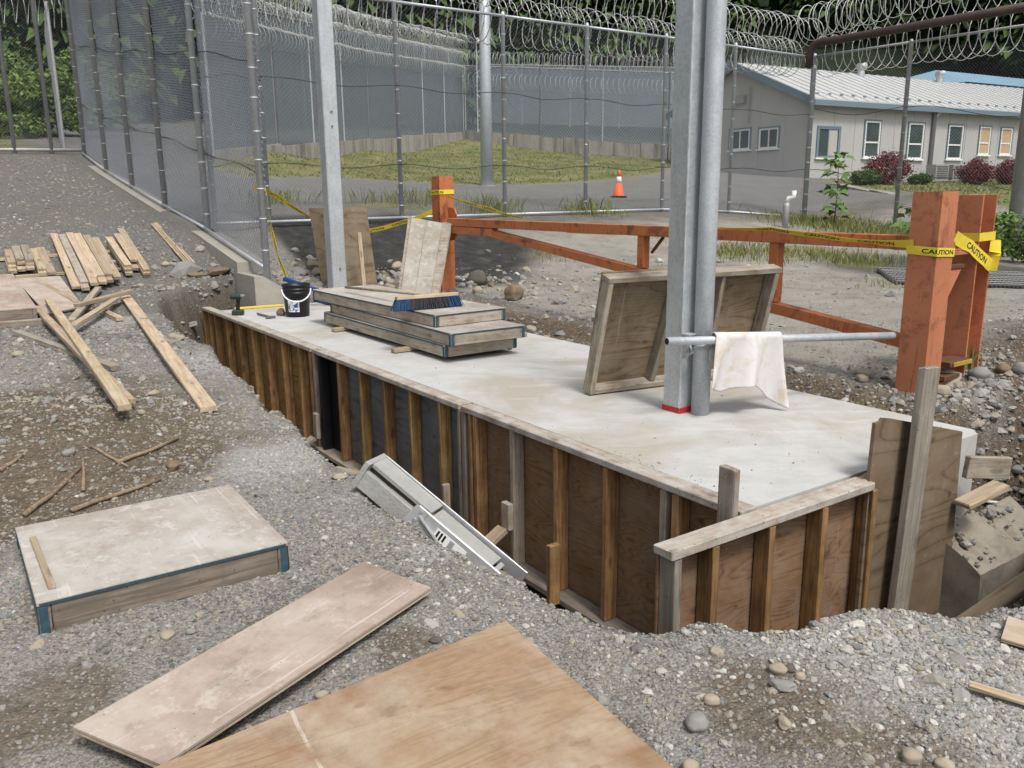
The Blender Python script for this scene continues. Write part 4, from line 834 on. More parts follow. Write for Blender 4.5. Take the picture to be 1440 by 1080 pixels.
for a, b, off, lab in left: plank(zz(*a), zz(*b), off, lab, 'lumber' if off < .17 else 'weather', .089, .038, gl)
for a, b, off in [((70,215),(103,325),.097),((72,255),(107,362),.06),((140,180),(178,290),.137),((145,230),(182,345),.08),((212,190),(252,300),.137),((215,235),(257,335),.097),((285,215),(360,378),.06)]:
    plank(zz(*a), zz(*b), off, 'short plank in a lower layer of the left pile, only its end showing', 'lumber', .089, .038, gl)
for a, b, off, lab in [((917,75),(1080,315),.155,'left plank on top of the right pile'),((985,48),(1130,268),.155,'middle plank on top of the right pile'),((1012,0),(1240,350),.116,'long right plank on top of the right pile')]: plank(zz(*a), zz(*b), off, lab, 'lumber', .089, .038, gl)
for a, b, off in [((925,110),(1082,350),.116),((930,140),(1090,380),.078),((1000,110),(1142,338),.078),((1030,60),(1240,378),.078),((1040,90),(1245,400),.04)]:
    plank(zz(*a), zz(*b), off, 'plank in a lower layer of the right pile, only its end showing', 'weather' if off < .05 else 'lumber', .089, .038, gl)
for k in range(7):
    o = (k % 4)*3.4; plank((213+o*.7, 314-(k % 4)*.6), (263+o, 371-(k % 4)*.8), .03+.024*(k//4), 'thin pale lath in the bundle beside the left fence', 'lumber', .024, .02, 'laths in the bundle by the fence', 'lath')
# loose boards
lb = [((62,399),(109,424),.06,'short board slanting towards the crossed boards below the middle pile','lumber',0),((107,427),(184,407),.13,'pale board laid on top across the other crossed boards','lumber',0),
      ((138,403),(100,449),.07,'board sticking out from under the middle pile towards the camera','weather',0),((100,457),(166,416),.10,'thick board crossing below the pale top board','lumber',0),((143,434),(168,446),.045,'end of a board under the crossed boards','lumber',.2),
      ((50,430),(181,560),.075,'long board running from the pink sheet down to the soil','lumber',0),((68,420),(175,569),.115,'long board lying over its neighbour and ending on the soil','lumber',0),((22,464),(162,514),.045,'board lying under the two long loose boards','weather',0),
      ((176,415),(293,571),.042,'single long board lying alone beside the trench','lumber',0)]
for a, b, off, lab, m, e in lb: plank(a, b, off, lab, m, .068 if off != .042 else .10, .038, 'loose boards on the gravel', ext0=e)
# pink sheet and framed panel at the left edge
a = [ground(*p, .035) for p in ((20,391), (84,388), (117,431), (66,441))]; sheet('form_sheet', 'pink faced plywood sheet under the loose boards at the left', a, .018, 'facepink', None, False)
def leftpanel():
    a, b = ground(52, 432, .17), ground(18, 385, .17); X = unit((b-a)); e = unit(ground(-60, 437, .17)-a); Yv = unit(np.cross(Zv, X)); Yv = Yv if Yv@e > 0 else -Yv; b = a+X*np.linalg.norm(b-a)
    flat_panel('form_panel', 'pink faced form panel at the left edge of the picture', [a, b, b+Yv*1.25, a+Yv*1.25], .12, 'facepink', 'studedge', mark=False)
    c = a-Zv*.145-X*.05; tag(beam('plank', c-Yv*.05, c+Yv*1.3, .09, .045, 'weather', up=X), 'grey plank on edge below the pink form panel at the left edge', 'plank')
leftpanel()
# sticks and branches on the soil
for pts, rr, lab in [(((34,724),(70,698),(112,658)),.016,'bent branch on the brown soil near the left edge'),(((117,690),(118,665),(116,641)),.012,'short straight stick beside the bent branch'),(((165,650),(205,636),(250,616)),.015,'straight branch on the dusty soil behind the left panel'),
                     (((100,718),(160,697),(226,674)),.015,'long branch just behind the left panel'),(((128,628),(150,640),(180,656)),.011,'thin twig crossing the straight branch'),(((0,662),(15,652),(32,640)),.014,'pale broken slat at the left edge')]:
    P = [ground(x, y, rr*.7) for x, y in pts]; rr *= .72; P = [P[0], (P[0]+P[1])/2+[0, 0, .004], P[1], (P[1]+P[2])/2, P[2]]; mb = MB(); mb.tube(P, [rr*1.1, rr, rr*.9, rr*.9, rr*.7], 8); tag(mb.mk('branch', 'twig', None, None, True), lab, 'stick')
for pts, lab in [(((1410,868),(1450,905)),'square plywood offcut at the right edge of the gravel'),]:
    c = [ground(*p, .02) for p in ((1418,866), (1462,880), (1458,912), (1408,897))]; sheet('plywood_offcut', lab, c, .012, 'facetan')
tag(beam('splinter', ground(1362,962,.025), ground(1460,992,.02), .03, .01, 'lumber'), 'pale split lath lying on the gravel at the right edge', 'lath')
MAT['yellowold'] = rusty('old_yellow_paint', (.36, .24, .04), (.10, .06, .03), .8)
# ------------------------------------------------------------------ orange barrier
def steelbox(name, c, lx, ly, h, mat, parent):       # square hollow column with an open top
    o = h
    V = []; F = []
    for z, s in ((-.25, 1), (o, 1), (o, .93), (o-.12, .93)):
        for a, b in ((-1, -1), (1, -1), (1, 1), (-1, 1)): V.append(c+T*a*lx/2*s+Nn*b*ly/2*s+Zv*z)
    for k in range(3):
        for i in range(4): F.append([k*4+i, k*4+(i+1) % 4, k*4+4+(i+1) % 4, k*4+4+i][::-1])
    F.append([12, 13, 14, 15]); return mk(name, V, F, mat, parent)
R1 = W(-3.05, 5.52, 0); r1 = root('barrier_post', R1, 'near orange steel barrier post wrapped with caution tape', 'barrier post')
steelbox('column', R1, .2, .2, 1.325, 'orange2', r1)
box('top_plate', R1+Zv*1.25, T, Nn, Zv, .184, .184, .006, 'rust', r1)
R2 = W(-3.06, 6.06, 0); r2 = root('barrier_post', R2, 'orange H section post just right of the near orange post', 'barrier post')
box('web', R2+Zv*.55, Nn, Zv, T, .17, 1.5, .014, 'orange2', r2)
for s in (-1, 1): box('flange', R2+Nn*s*.092+Zv*.55, T, Zv, Nn, .2, 1.5, .014, 'orange2', r2)
lk = root('latch_bracket', W(-3.05, 5.80, .85), 'rusty latch shelves welded between the two near orange posts', 'bracket')
for z, w in ((.92, .34), (.83, .2)): box('shelf', W(-3.02, 5.78 if w > .3 else 5.70, z), Nn, T, Zv, w, .13, .028, 'rust' if w < .3 else 'orange2', lk)
V, F = prism([W(-2.98, 5.625, .81), W(-2.98, 5.78, .81), W(-2.98, 5.625, .60)], T*.015); mk('gusset', V, F, 'orange2', lk)
for z, n, w in ((.16, 5.82, .28), (.07, 5.72, .2)): box('shelf', W(-2.99, n, z), Nn, T, Zv, w, .15, .035, 'rust', lk)
box('yellow_edge', W(-2.91, 5.83, .16), Nn, Zv, T, .24, .03, .010, 'yellowold', lk)
V, F = prism([W(-2.965, 5.625, .04), W(-2.965, 5.80, .04), W(-2.965, 5.625, -.2)], T*.015); mk('gusset', V, F, 'orange2', lk)
L1 = W(-9.58, 5.58, .10); l1 = root('barrier_post', L1, 'far orange barrier post with black scraped paint', 'barrier post'); steelbox('column', L1, .2, .2, 1.45, 'orange', l1)
gate = root('barrier_gate', W(-6.3, 5.55, .1), 'orange steel swing barrier between the two orange posts', 'barrier')
p0, p1 = W(-9.36, 5.56, .985), W(-3.17, 5.56, .985)
beam('top_rail', p0, p1, .10, .095, 'orange', gate, jit=0)
b0, b1 = W(-9.3, 5.56, .90), W(-3.17, 5.56, .30); beam('brace_rail', W(-9.33, 5.56, .89), W(-8.35, 5.56, .885), .098, .09, 'orange', gate, jit=0)
beam('brace_rail', W(-8.36, 5.56, .87), W(-3.17, 5.56, .30), .09, .085, 'orange', gate, jit=0)
for px in (905, 1093):
    q = onN(px, 340, 5.56); t_ = q@T; zb = np.interp(t_, [-8.36, -3.17], [.87, .30]); beam('upright', W(t_, 5.56, zb+.045), W(t_, 5.56, .937), .085, .085, 'orange', gate, up=T, jit=0)
q = onN(905, 340, 5.56)@T; beam('thin_stay', W(q+.22, 5.60, .93), W(q+.07, 5.60, .78), .025, .025, 'rust', gate)
for z in (1.08, .83): V, F = prism([W(-9.47, 5.60, z-.09), W(-9.47, 5.60, z+.09), W(-9.33, 5.60, z+.07), W(-9.29, 5.60, z), W(-9.33, 5.60, z-.07)], Nn*.02); mk('hinge_plate', V, F, 'orange', gate)
# ------------------------------------------------------------------ caution tape with lettering
def glyphs(txt):
    cu = bpy.data.curves.new('t', 'FONT'); cu.body = txt; cu.resolution_u = 3; cu.offset = .022; o = bpy.data.objects.new('t', cu); COL.objects.link(o)
    dg = bpy.context.evaluated_depsgraph_get(); me = bpy.data.meshes.new_from_object(o.evaluated_get(dg)); bpy.data.objects.remove(o)
    V = np.array([v.co[:] for v in me.vertices]); F = [list(p.vertices) for p in me.polygons]; bpy.data.meshes.remove(me)
    V[:, 0] -= V[:, 0].min(); V[:, 1] -= V[:, 1].min(); return V, F
GL = glyphs('CAUTION'); GLW, GLH = GL[0][:, 0].max(), GL[0][:, 1].max()
def tape(label, P, twist=None, w=.058, sag=0., start=.05, rep=.42, closed=False, squash=None, group='caution tape on the barrier'):
    P = np.array(P, float)
    if not closed and len(P) >= 2:
        m = []; 
        for i in range(len(P)-1):
            for k in range(8):
                u = k/8; q = P[i]*(1-u)+P[i+1]*u; q = q - Zv*sag*4*u*(1-u); m.append(q)
        m.append(P[-1]); tw = np.interp(np.arange(len(m))/8, np.arange(len(P)), twist if twist is not None else [0]*len(P)); ww = np.interp(np.arange(len(m))/8, np.arange(len(P)), squash if squash is not None else [1]*len(P)); P = np.array(m)
    else: tw = np.zeros(len(P)); ww = np.ones(len(P))
    s = np.r_[0, np.cumsum(np.linalg.norm(np.diff(P, axis=0), axis=1))]; tg = np.gradient(P, axis=0); tg /= np.linalg.norm(tg, axis=1)[:, None]
    if closed:     # polygonal wrap: crisp corners
        tg = np.diff(P, axis=0); tg = np.vstack([tg, tg[-1]]); tg /= np.linalg.norm(tg, axis=1)[:, None]
    side = np.cross(tg, Zv); side /= np.linalg.norm(side, axis=1)[:, None]+1e-9; upv = np.cross(side, tg); a = np.radians(tw)[:, None]
    wd = upv*np.cos(a)+side*np.sin(a); nm = np.cross(tg, wd)
    def at(u, v, off):
        i = int(np.clip(np.searchsorted(s, u)-1, 0, len(s)-2)); k = (u-s[i])/(s[i+1]-s[i]+1e-9); mixv = lambda A: A[i]*(1-k)+A[i+1]*k
        nn = nm[i] if closed else unit(mixv(nm)); wv = wd[i] if closed else mixv(wd)
        return mixv(P)+wv*v*w*(ww[i]*(1-k)+ww[i+1]*k)+nn*off
    r = root('caution_tape', P[0], label, 'caution tape', group); V = []; F = []; n = len(P)
    for off in (-.0006, .0006):
        for i in range(n):
            for v in (-.5, .5): V.append(P[i]+wd[i]*v*w*ww[i]+nm[i]*off)
    for i in range(n-1):
        F.append([2*i, 2*i+1, 2*i+3, 2*i+2]); q = 2*n+2*i; F.append([q, q+2, q+3, q+1])
        F.append([2*i, 2*i+2, 2*n+2*i+2, 2*n+2*i]); F.append([2*i+1, 2*n+2*i+1, 2*n+2*i+3, 2*i+3])
    mk('tape_band', V, F, 'tape', r); u0 = start; tl = .30; k = tl/GLW; V2 = []; F2 = []
    while u0+tl < s[-1]:
        for off, flip in ((.0016, False), (-.0016, True)):
            o = len(V2)
            for x, y, _ in GL[0]:
                uu = tl-x*k if closed else x*k
                V2.append(at(u0+uu, (y/GLH-.5)*.52, off))
            F2 += [[i+o for i in (f[::-1] if flip != closed else f)] for f in GL[1]]
        u0 += rep
    if V2: mk('lettering', V2, F2, 'ink', r)
    return r
def wrap(label, c, hx, hy, z0, z1, start, label2=None):
    P = [c+T*hx-Nn*hy, c-T*hx-Nn*hy, c-T*hx+Nn*hy, c+T*hx+Nn*hy]; P = [p+Zv*0 for p in P]
    Q = []
    order = [3, 0, 1, 2, 3]       # start at the back
    for j, k in enumerate(order):
        Q.append(P[k]+Zv*(z0+(z1-z0)*(j/4)))
    return tape(label, Q, closed=True, start=start)
wrap('yellow tape band round the far orange post', L1*[1,1,0], .108, .108, 1.36, 1.34, .16)
wrap('yellow tape band round the near orange post', R1, .107, .107, .93, .97, .02)
wrap('upper yellow tape band round the orange H post', R2, .108, .107, 1.02, 1.0, .9)
fa = W(-10.41, 3.50, 1.38)
tape('yellow tape hanging loose down the end post of the left fence', [fa+Nn*.06+T*.03, fa+Nn*.08+T*.05-Zv*.45, fa+Nn*.14+T*.06-Zv*.8, fa+Nn*.24+T*.06-Zv*1.12], [75, 50, 80, 40], .058, 0, .05, .38, squash=[.5, .8, .7, 1])
tape('yellow tape from the left fence post to behind the brown plywood', [atd(369, 264, 10.45), atd(390, 276, 10.7), atd(435, 305, 11.3), atd(475, 322, 11.5)], [60, 30, 70, 20], .058, .01, .1, .40, squash=[.5, .9, .7, 1])
tape('knotted yellow tape at the top of the left fence post', [atd(358, 266, 10.4), atd(366, 261, 10.38), atd(371, 266, 10.4), atd(364, 272, 10.4)], [20, 60, 10, 80], .06, 0, 9, .4)
tape('yellow tape sagging between the plywood sheets and the far orange post', [atd(505, 326, 11.7), atd(560, 314, 11.7), atd(612, 295, 11.6)], [10, 25, 20], .058, .02, .05, .42)
ta = W(-9.46, 5.45, 1.35)
tape('yellow tape slanting from the far orange post down to the rail', [ta, onN(690, 294, 5.44), onN(735, 306, 5.46)], [60, 20, 65], .058, .015, .2, .42, squash=[.4, .9, .7])
tape('yellow tape hanging under the left part of the orange rail', [onN(770, 316, 5.66), onN(800, 324, 5.68), onN(860, 326, 5.68), onN(935, 326, 5.68), onN(990, 320, 5.68)], [10, 0, 5, 0, 10], .06, .0, .12, .40)
tape('yellow tape running along the front of the rail to the near post', [onN(1008, 320, 5.47), onN(1085, 322, 5.47), onN(1150, 331, 5.46), onN(1215, 339, 5.46), onN(1285, 343, 5.408)], [70, 45, 35, 50, 10], .058, .006, .42, .45, squash=[.5, .75, .85, .6, 1])
tape('twisted yellow tape end with lettering hanging on the orange H post', [R2+T*.109-Nn*.43+Zv*1.03, R2+T*.112-Nn*.22+Zv*.96, R2+T*.115-Nn*.02+Zv*.86, R2+T*.118+Nn*.11+Zv*.80], [8, 0, 0, 10], .085, .004, .17, .6)
tape('folded yellow tape tail beside the lettering on the orange H post', [R2+T*.118+Nn*.10+Zv*.99, R2+T*.125+Nn*.09+Zv*.9, R2+T*.12+Nn*.07+Zv*.78], [60, 75, 60], .08, 0, 9, .4)

# ------------------------------------------------------------------ fences
def link_mesh(name, p0, p1, H, parent, sp=.0707, r=.0019, off=0., wav=.012, seg=6, mat='wire', z0=.05):
    p0, p1 = np.asarray(p0, float), np.asarray(p1, float); L = np.linalg.norm((p1-p0)[:2]); nn = unit(np.cross(p1-p0, Zv)); E0 = []; E1 = []
    for sgn in (1, -1):
        c = np.arange(-H, L+H, sp)
        u0 = np.clip(c, 0, L); v0 = (u0-c); u1 = np.clip(c+H, 0, L); v1 = (u1-c)
        if sgn < 0: v0, v1 = H-v0, H-v1
        ok = (u1-u0) > .03; E0.append(np.stack([u0, v0], 1)[ok]); E1.append(np.stack([u1, v1], 1)[ok])
    A, B = np.concatenate(E0), np.concatenate(E1); m = len(A); k = np.linspace(0, 1, seg+1)[None, :, None]; Q = A[:, None]*(1-k)+B[:, None]*k
    u, v = Q[..., 0], Q[..., 1]; w = wav*(np.sin(u*2.1+v*1.3)+np.sin(v*3.7-u*.7))+off
    C = p0+(p1-p0)*(u/L)[..., None]+Zv*(v+z0)[..., None]+nn*w[..., None]; d = unit(p1-p0); V = np.stack([C+nn*r*1.1, C-nn*r*.6+d*r, C-nn*r*.6-d*r], 2)       # m,seg+1,3,3
    V = V.reshape(-1, 3); b = (np.arange(m)[:, None]*(seg+1)+np.arange(seg)[None]).ravel()*3; F = np.concatenate([np.stack([b+i, b+(i+1) % 3, b+3+(i+1) % 3, b+3+i], 1) for i in range(3)])
    o = arrays_obj(name, V, F, mat); o['kind'] = 'stuff'
    if parent is not None: o.parent = parent; o.matrix_basis = WM[parent].inverted(); WM[o] = Matrix.Identity(4)
    return o
def coil(name, p0, p1, R, pitch, r, parent, steps=18, barbs=True, jit=.05, mat='razor'):
    p0, p1 = np.asarray(p0, float), np.asarray(p1, float); L = np.linalg.norm(p1-p0); X = unit(p1-p0); n = int(L/pitch*steps); k = np.arange(n+1); th = k*2*math.pi/steps
    Y = unit(np.cross(Zv, X)); Rr = R*(1+jit*np.sin(k*.13)+jit*.7*np.sin(k*.051+1)); u = k/n*L + .12*pitch*np.sin(th*1.0+.5) + .35*pitch*np.sin(k*.037)
    C = p0+X*u[:, None]+Y*(Rr*np.cos(th))[:, None]+Zv*(Rr*np.sin(th))[:, None]
    rad = (Y*np.cos(th)[:, None]+Zv*np.sin(th)[:, None]); V = np.stack([C+rad*r, C-rad*r*.5+X*r, C-rad*r*.5-X*r], 1).reshape(-1, 3); b = np.arange(n)*3
    F = np.concatenate([np.stack([b+i, b+(i+1) % 3, b+3+(i+1) % 3, b+3+i], 1) for i in range(3)])
    if barbs:
        q = np.arange(0, n, 2); tg = unit(X)*0+np.gradient(C, axis=0); tg = tg/np.linalg.norm(tg, axis=1)[:, None]; c = C[q]; t_ = tg[q]; x = np.broadcast_to(X, c.shape); s = r*2.2
        VB = np.stack([c-t_*s*1.2, c+x*s, c+t_*s*1.2, c-x*s], 1).reshape(-1, 3); o = len(V); bb = o+np.arange(len(q))*4; V = np.concatenate([V, VB]); F = np.concatenate([F, np.stack([bb, bb+1, bb+2, bb+3], 1)])
    o = arrays_obj(name, V, F, mat); o['kind'] = 'stuff'
    if parent is not None: o.parent = parent; o.matrix_basis = WM[parent].inverted(); WM[o] = Matrix.Identity(4)
    return o
def post(name, p, h, r, mat, parent, ties=True, cap=True):
    mb = MB(); prof = [(r, -.15), (r, h)] + ([(r*1.15, h+.005), (r*1.15, h+.04), (r*.7, h+.085), (.004, h+.1)] if cap else [])
    mb.add(*lathe(p, prof, 12))
    if ties:
        z = .25
        while z < h: mb.add(*lathe(p+Zv*z, [(r+.004, 0), (r+.005, .008), (r+.004, .016)], 12)); z += .36+RNG.uniform(-.03, .03)
    return mb.mk(name, mat, parent, p, True)
def rail(name, P, r, mat, parent): mb = MB(); mb.tube(P, r, 10); return mb.mk(name, mat, parent, P[0], True)
# A: tall fence on the kerb at the left
za = lambda t: float(np.interp(-t, [10.25,12.9,15.4,17.9,20.4,23.0], [.385,.815,1.145,1.495,1.855,2.31]))
FA = root('chain_link_fence', W(-16.5, 3.5, .9), 'tall chain link fence climbing along the kerb at the left', 'fence'); HA = 3.75
for i, t in enumerate((-10.41,-12.9,-15.38,-17.88,-20.38,-22.95)):
    post('post', W(t, 3.5, za(t)), HA, .045, 'galvp' if i < 2 else 'galvd', FA)
SA = 1 if unit(np.cross(T, Zv))@Nn*-1 > 0 else -1
ts = [-10.41,-12.9,-15.38,-17.88,-20.38,-22.95]
for a, b in zip(ts, ts[1:]):
    rail('bottom_rail', [W(a, 3.46, za(a)+.06), W((a+b)/2, 3.46, (za(a)+za(b))/2+.055), W(b, 3.46, za(b)+.06)], .022, 'galvp', FA)
    rail('top_rail', [W(a, 3.5, za(a)+HA), W(b, 3.5, za(b)+HA)], .024, 'galvp', FA)
    for nm, off, r_ in (('chain_link', .058, .0036),):
        link_mesh(nm, W(a, 3.5, za(a)), W(b, 3.5, za(b)), HA, FA, .078, r_, off*SA, .008, 8, 'wireb')
    for zz_ in (1.15, 2.5): rail('tension_cable', [W(a+(b-a)*u, 3.56, za(a)+(za(b)-za(a))*u+zz_+.03*math.sin(u*6+zz_*3+a)) for u in np.linspace(0, 1, 9)], .007, 'dwire', FA)
coil('razor_coil', W(-10.4, 3.5, za(-10.4)+HA+.3), W(-22.95, 3.5, za(-22.95)+HA+.3), .36, .17, .009, FA)
# B: cross fence behind the barrier
FB = root('chain_link_fence', W(-12.9, 10, .9), 'chain link fence crossing behind the orange barrier with razor wire on top', 'fence')
bn = [onT(px, 300, -12.9)@Nn for px in (378, 565, 710, 823, 930, 1024)]; bn = [3.62]+bn+[17.54]; zb = lambda n: float(np.interp(n, [3.5, 12.8, 14.8, 17.6], [.895, .925, .84, .64])); zt = 4.33
for n in bn: post('post', W(-12.9, n, zb(n)-.02), zt-zb(n)+(.0), .037 if n < 17 else .055, 'galvp', FB)
for a, b in zip(bn, bn[1:]):
    rail('bottom_rail', [W(-12.86, a, zb(a)+.04), W(-12.86, b, zb(b)+.04)], .024, 'galvp', FB); rail('top_rail', [W(-12.9, a, zt-.0), W(-12.9, b, zt-(.02 if b > 17 else 0))], .024, 'galvp', FB)
    link_mesh('chain_link', W(-12.9, a, min(zb(a), zb(b))), W(-12.9, b, min(zb(a), zb(b))), zt-min(zb(a), zb(b))-.05, FB, .0707, .0017, .04, .015, 6)
    for z in (1.78, 3.02): rail('tension_cable', [W(-12.85, a+(b-a)*u, z+.035*math.sin(u*7+a*3)) for u in np.linspace(0, 1, 9)], .007, 'dwire', FB)
coil('razor_coil', W(-13.35, 3.7, zt+.0), W(-13.35, 17.4, zt+.0), .40, .21, .0085, FB); coil('razor_coil', W(-13.0, 3.7, zt+.55), W(-13.0, 17.4, zt+.45), .36, .2, .0085, FB)
# C: right hand fence turning towards the camera
FC = root('chain_link_fence', W(-10.5, 17.54, .45), 'chain link fence at the right running from the corner post towards the gate', 'fence')
ct = [-12.9, onN(1258, 320, 17.54)@T, -8.0]; zc = lambda t: float(np.interp(t, [-12.9, -10.5, -8, -4], [.62, .46, .22, .1])); zct = lambda t: float(np.interp(t, [-12.9, -8], [4.33, 4.30]))
for t in ct[1:2]: post('post', W(t, 17.54, zc(t)-.03), zct(t)-zc(t), .045, 'galvd', FC)
cc = onN(1125, 300, 17.2)*0+W(-12.75, 17.35, .62); post('gate_post', cc, 3.4, .055, 'galvp', FC, True)
for a, b in zip(ct, ct[1:]):
    rail('top_rail', [W(a, 17.54, zct(a)), W(b, 17.54, zct(b))], .026, 'galvd', FC); zl = zc(b)-.0
    link_mesh('chain_link', W(a, 17.54, zc(a)-.05), W(b, 17.54, zc(b)-.05), 3.75, FC, .0707, .0017, .04, .015, 6)
    for z in (1.5, 2.9): rail('tension_cable', [W(a+(b-a)*u, 17.5, z+zc(a+(b-a)*u)-.4+.09*math.sin(u*5+a*2+z)) for u in np.linspace(0, 1, 9)], .007, 'dwire', FC)
coil('razor_coil', W(-12.9, 17.75, 4.33), W(-7.6, 17.75, 4.28), .42, .24, .009, FC); coil('razor_coil', W(-13.2, 17.5, 5.02), W(-7.6, 17.5, 5.05), .42, .24, .009, FC); coil('razor_coil', W(-13, 17.2, 5.0), W(-8.6, 17.1, 5.3), .36, .3, .009, FC)
bm_ = root('gate_beam', W(-10, 17.3, 4.6), 'dark rusty gate beam bending down at the corner post, under the upper razor coil', 'gate beam')
q0, q1 = onN(1165, 58, 17.25), onN(1440, 10, 17.25); e0 = q0+(q0-q1)*.06; mb = MB(); mb.tube([q0+(q0-q1)*.115-Zv*.5, q0+(q0-q1)*.112-Zv*.2, q0+(q0-q1)*.095-Zv*.03, q0+(q0-q1)*.05+Zv*.02, q0, (q0+q1)/2, q1+(q1-q0)*.3], .085, 12); mb.mk('beam', 'beam', bm_, None, True)
gpp = onN(1424, 352, 17.0); gp_ = root('gate_post', gpp, 'thick grey gate post at the right edge of the picture', 'gate post'); post('column', gpp-Zv*.1, 4.6, .14, 'galvd', gp_, False)
box('cross_bar', gpp+Zv*.62+T*.9, T, Nn, Zv, 2.6, .08, .08, 'galvd', gp_)
# far fences on retaining walls
def far_fence(label, P, H, m, coils, sp, wall=None, group=None, cat='fence', cr=.38):
    r = root('security_fence', P[0], label, cat, group)
    for a, b in zip(P, P[1:]):
        a, b = np.asarray(a), np.asarray(b); L = np.linalg.norm(b-a); k = max(1, int(round(L/sp)))
        for i in range(k+1):
            p = a+(b-a)*i/k; mb = MB(); mb.tube([p-Zv*.1, p+Zv*(H+.05)], .045, 6); mb.mk('post', 'galvd', r)
        V = [a, b, b+Zv*H, a+Zv*H]; nn = unit(np.cross(b-a, Zv))*.004; V, F = prism(V, nn); mk('fine_mesh', V, F, m, r)
        mb = MB(); mb.tube([a+Zv*H, b+Zv*H], .03, 6); mb.mk('top_rail', 'galvd', r)
        for dz, dr in coils: coil('razor_coil', a+Zv*(H+dz), b+Zv*(H+dz), dr, .26, .010, r, 12, False)
    return r
D = [atd(300, 214, 21.5), atd(390, 204, 25.5), atd(520, 196, 33.5), atd(652, 185, 45)]
far_fence('long grey fine mesh security fence on the low wall at the left', D, 3.3, 'farmesh', [(.35, .38), (.95, .36), (-.25, .3)], 3.)
E_ = [atd(655, 184, 45), atd(760, 192, 43), atd(940, 205, 40), atd(1110, 216, 39)]
far_fence('bluish security fence on the stained retaining wall below the forest', E_, 3.3, 'farmesh2', [(.3, .4), (-.7, .35)], 3.1)
D2 = [atd(300, 190, 26), atd(520, 178, 38), atd(662, 172, 49)]; far_fence('second mesh fence close behind the long grey security fence', D2, 3.9, 'farmesh', [(.4, .42)], 3.)
E2 = [atd(668, 172, 49), atd(940, 180, 47), atd(1150, 186, 46)]; far_fence('second fence behind the bluish security fence', E2, 3.2, 'farmesh2', [(.3, .4)], 3.1)
def ret_wall(label, P, drop, th=.3, bl=1.5):
    r = root('retaining_wall', P[0], label, 'retaining wall'); 
    for a, b, d0, d1 in zip(P, P[1:], drop, drop[1:]):
        a, b = np.asarray(a), np.asarray(b); L = np.linalg.norm(b-a); k = max(1, int(L/bl)); nn = unit(np.cross(b-a, Zv)); nn = nn if nn[1] < 0 else -nn
        for i in range(k):
            u0, u1 = (i+.012)/k, (i+1-.012)/k; p, q = a+(b-a)*u0, a+(b-a)*u1; e0 = d0+(d1-d0)*u0; e1 = d0+(d1-d0)*u1; h = RNG.uniform(-.03, .05)
            V, F = prism([p-Zv*e0, q-Zv*e1, q+Zv*h, p+Zv*h], -nn*th); V = np.asarray(V)+nn*(.12+RNG.uniform(0, .03)); mk('concrete_panel', V, F, 'wallconc', r)
ret_wall('low concrete wall under the long grey security fence', D, [.7, .8, .9, 1.1]); ret_wall('stained concrete retaining wall above the grass bank', E_, [1.1, 1.3, 1.5, 1.5], .3, 1.2)
FF = [onT(-90, 214, -23.3), onT(122, 208, -23.3)]; FF[0] = FF[0]*[1, 1, 0]+Zv*2.28; FF[1] = FF[1]*[1, 1, 0]+Zv*2.32
ff = root('chain_link_fence', FF[1], 'chain link fence with razor wire closing the gravel yard at far left', 'fence'); Lf = np.linalg.norm(FF[1]-FF[0])
for k in range(5): p = FF[1]+(FF[0]-FF[1])*k/4*1.0; post('post', p-Zv*.05, 3.7, .045, 'galvd', ff, False)
link_mesh('chain_link', FF[0], FF[1], 3.65, ff, .075, .0021, .03, .012, 4); rail('top_rail', [FF[0]+Zv*3.65, FF[1]+Zv*3.65], .025, 'galvd', ff); rail('mid_rail', [FF[0]+Zv*.12, FF[1]+Zv*.12], .04, 'galvd', ff)
coil('razor_coil', FF[0]+Zv*3.85-T*.4, FF[1]+Zv*3.85-T*.4, .36, .2, .009, ff, 18, False); coil('razor_coil', FF[0]+Zv*3.3-T*.4, FF[1]+Zv*3.3-T*.4, .34, .2, .009, ff, 18, False)
kb = [p-Zv*.25-T*.6 for p in FF]; V, F = prism([kb[0]-Zv*.3, kb[1]-Zv*.3, kb[1]+Zv*.32, kb[0]+Zv*.32], -T*.3); tag(mk('concrete_kerb', V, F, 'conc'), 'pale concrete kerb behind the far left fence', 'kerb')
F3 = [FF[1]-T*2.2-Nn*.2+Zv*.2, FF[1]-T*16+Nn*1.5+Zv*1.6]; far_fence('receding mesh fence behind the corner of the left fences', F3, 3.6, 'farmesh', [], 3.)
# ------------------------------------------------------------------ light pole, mast, cone, bollard
lpz = atd(685, 261, 25); lpo = root('light_pole', lpz, 'thick round galvanised light pole on the grass verge', 'light pole'); mb = MB(); mb.tube([lpz-Zv*.2, lpz+Zv*3, lpz+Zv*9], [.19, .165, .13], 20); mb.mk('shaft', 'galvp', lpo, None, True)
mb = MB(); mb.add(*lathe(lpz-Zv*.05, [(.27, 0), (.27, .06)], 16)); mb.mk('base_flange', 'galvd', lpo)
mz = atd(672, 186, 44); mo = root('lattice_mast', mz, 'slim lattice camera mast beside the fence corner', 'mast'); mb = MB()
for dx in (0, .35): mb.tube([mz+CR*dx, mz+CR*dx+Zv*4.4], .035, 6)
for k in range(9): mb.tube([mz+CR*(.35*(k % 2))+Zv*(k*.48), mz+CR*(.35*((k+1) % 2))+Zv*((k+1)*.48)], .02, 5)
mb.mk('lattice', 'galvp', mo); box('camera_head', mz+CR*.17+Zv*4.5, CR, CF, Zv, .3, .3, .22, 'white', mo)
cz = ground(870, 277); cz = atd(870, 277, 23); cz[2] = hp(cz[0], cz[1]); cone = root('traffic_cone', cz, 'orange traffic cone with white collar on the road behind the fence', 'cone')
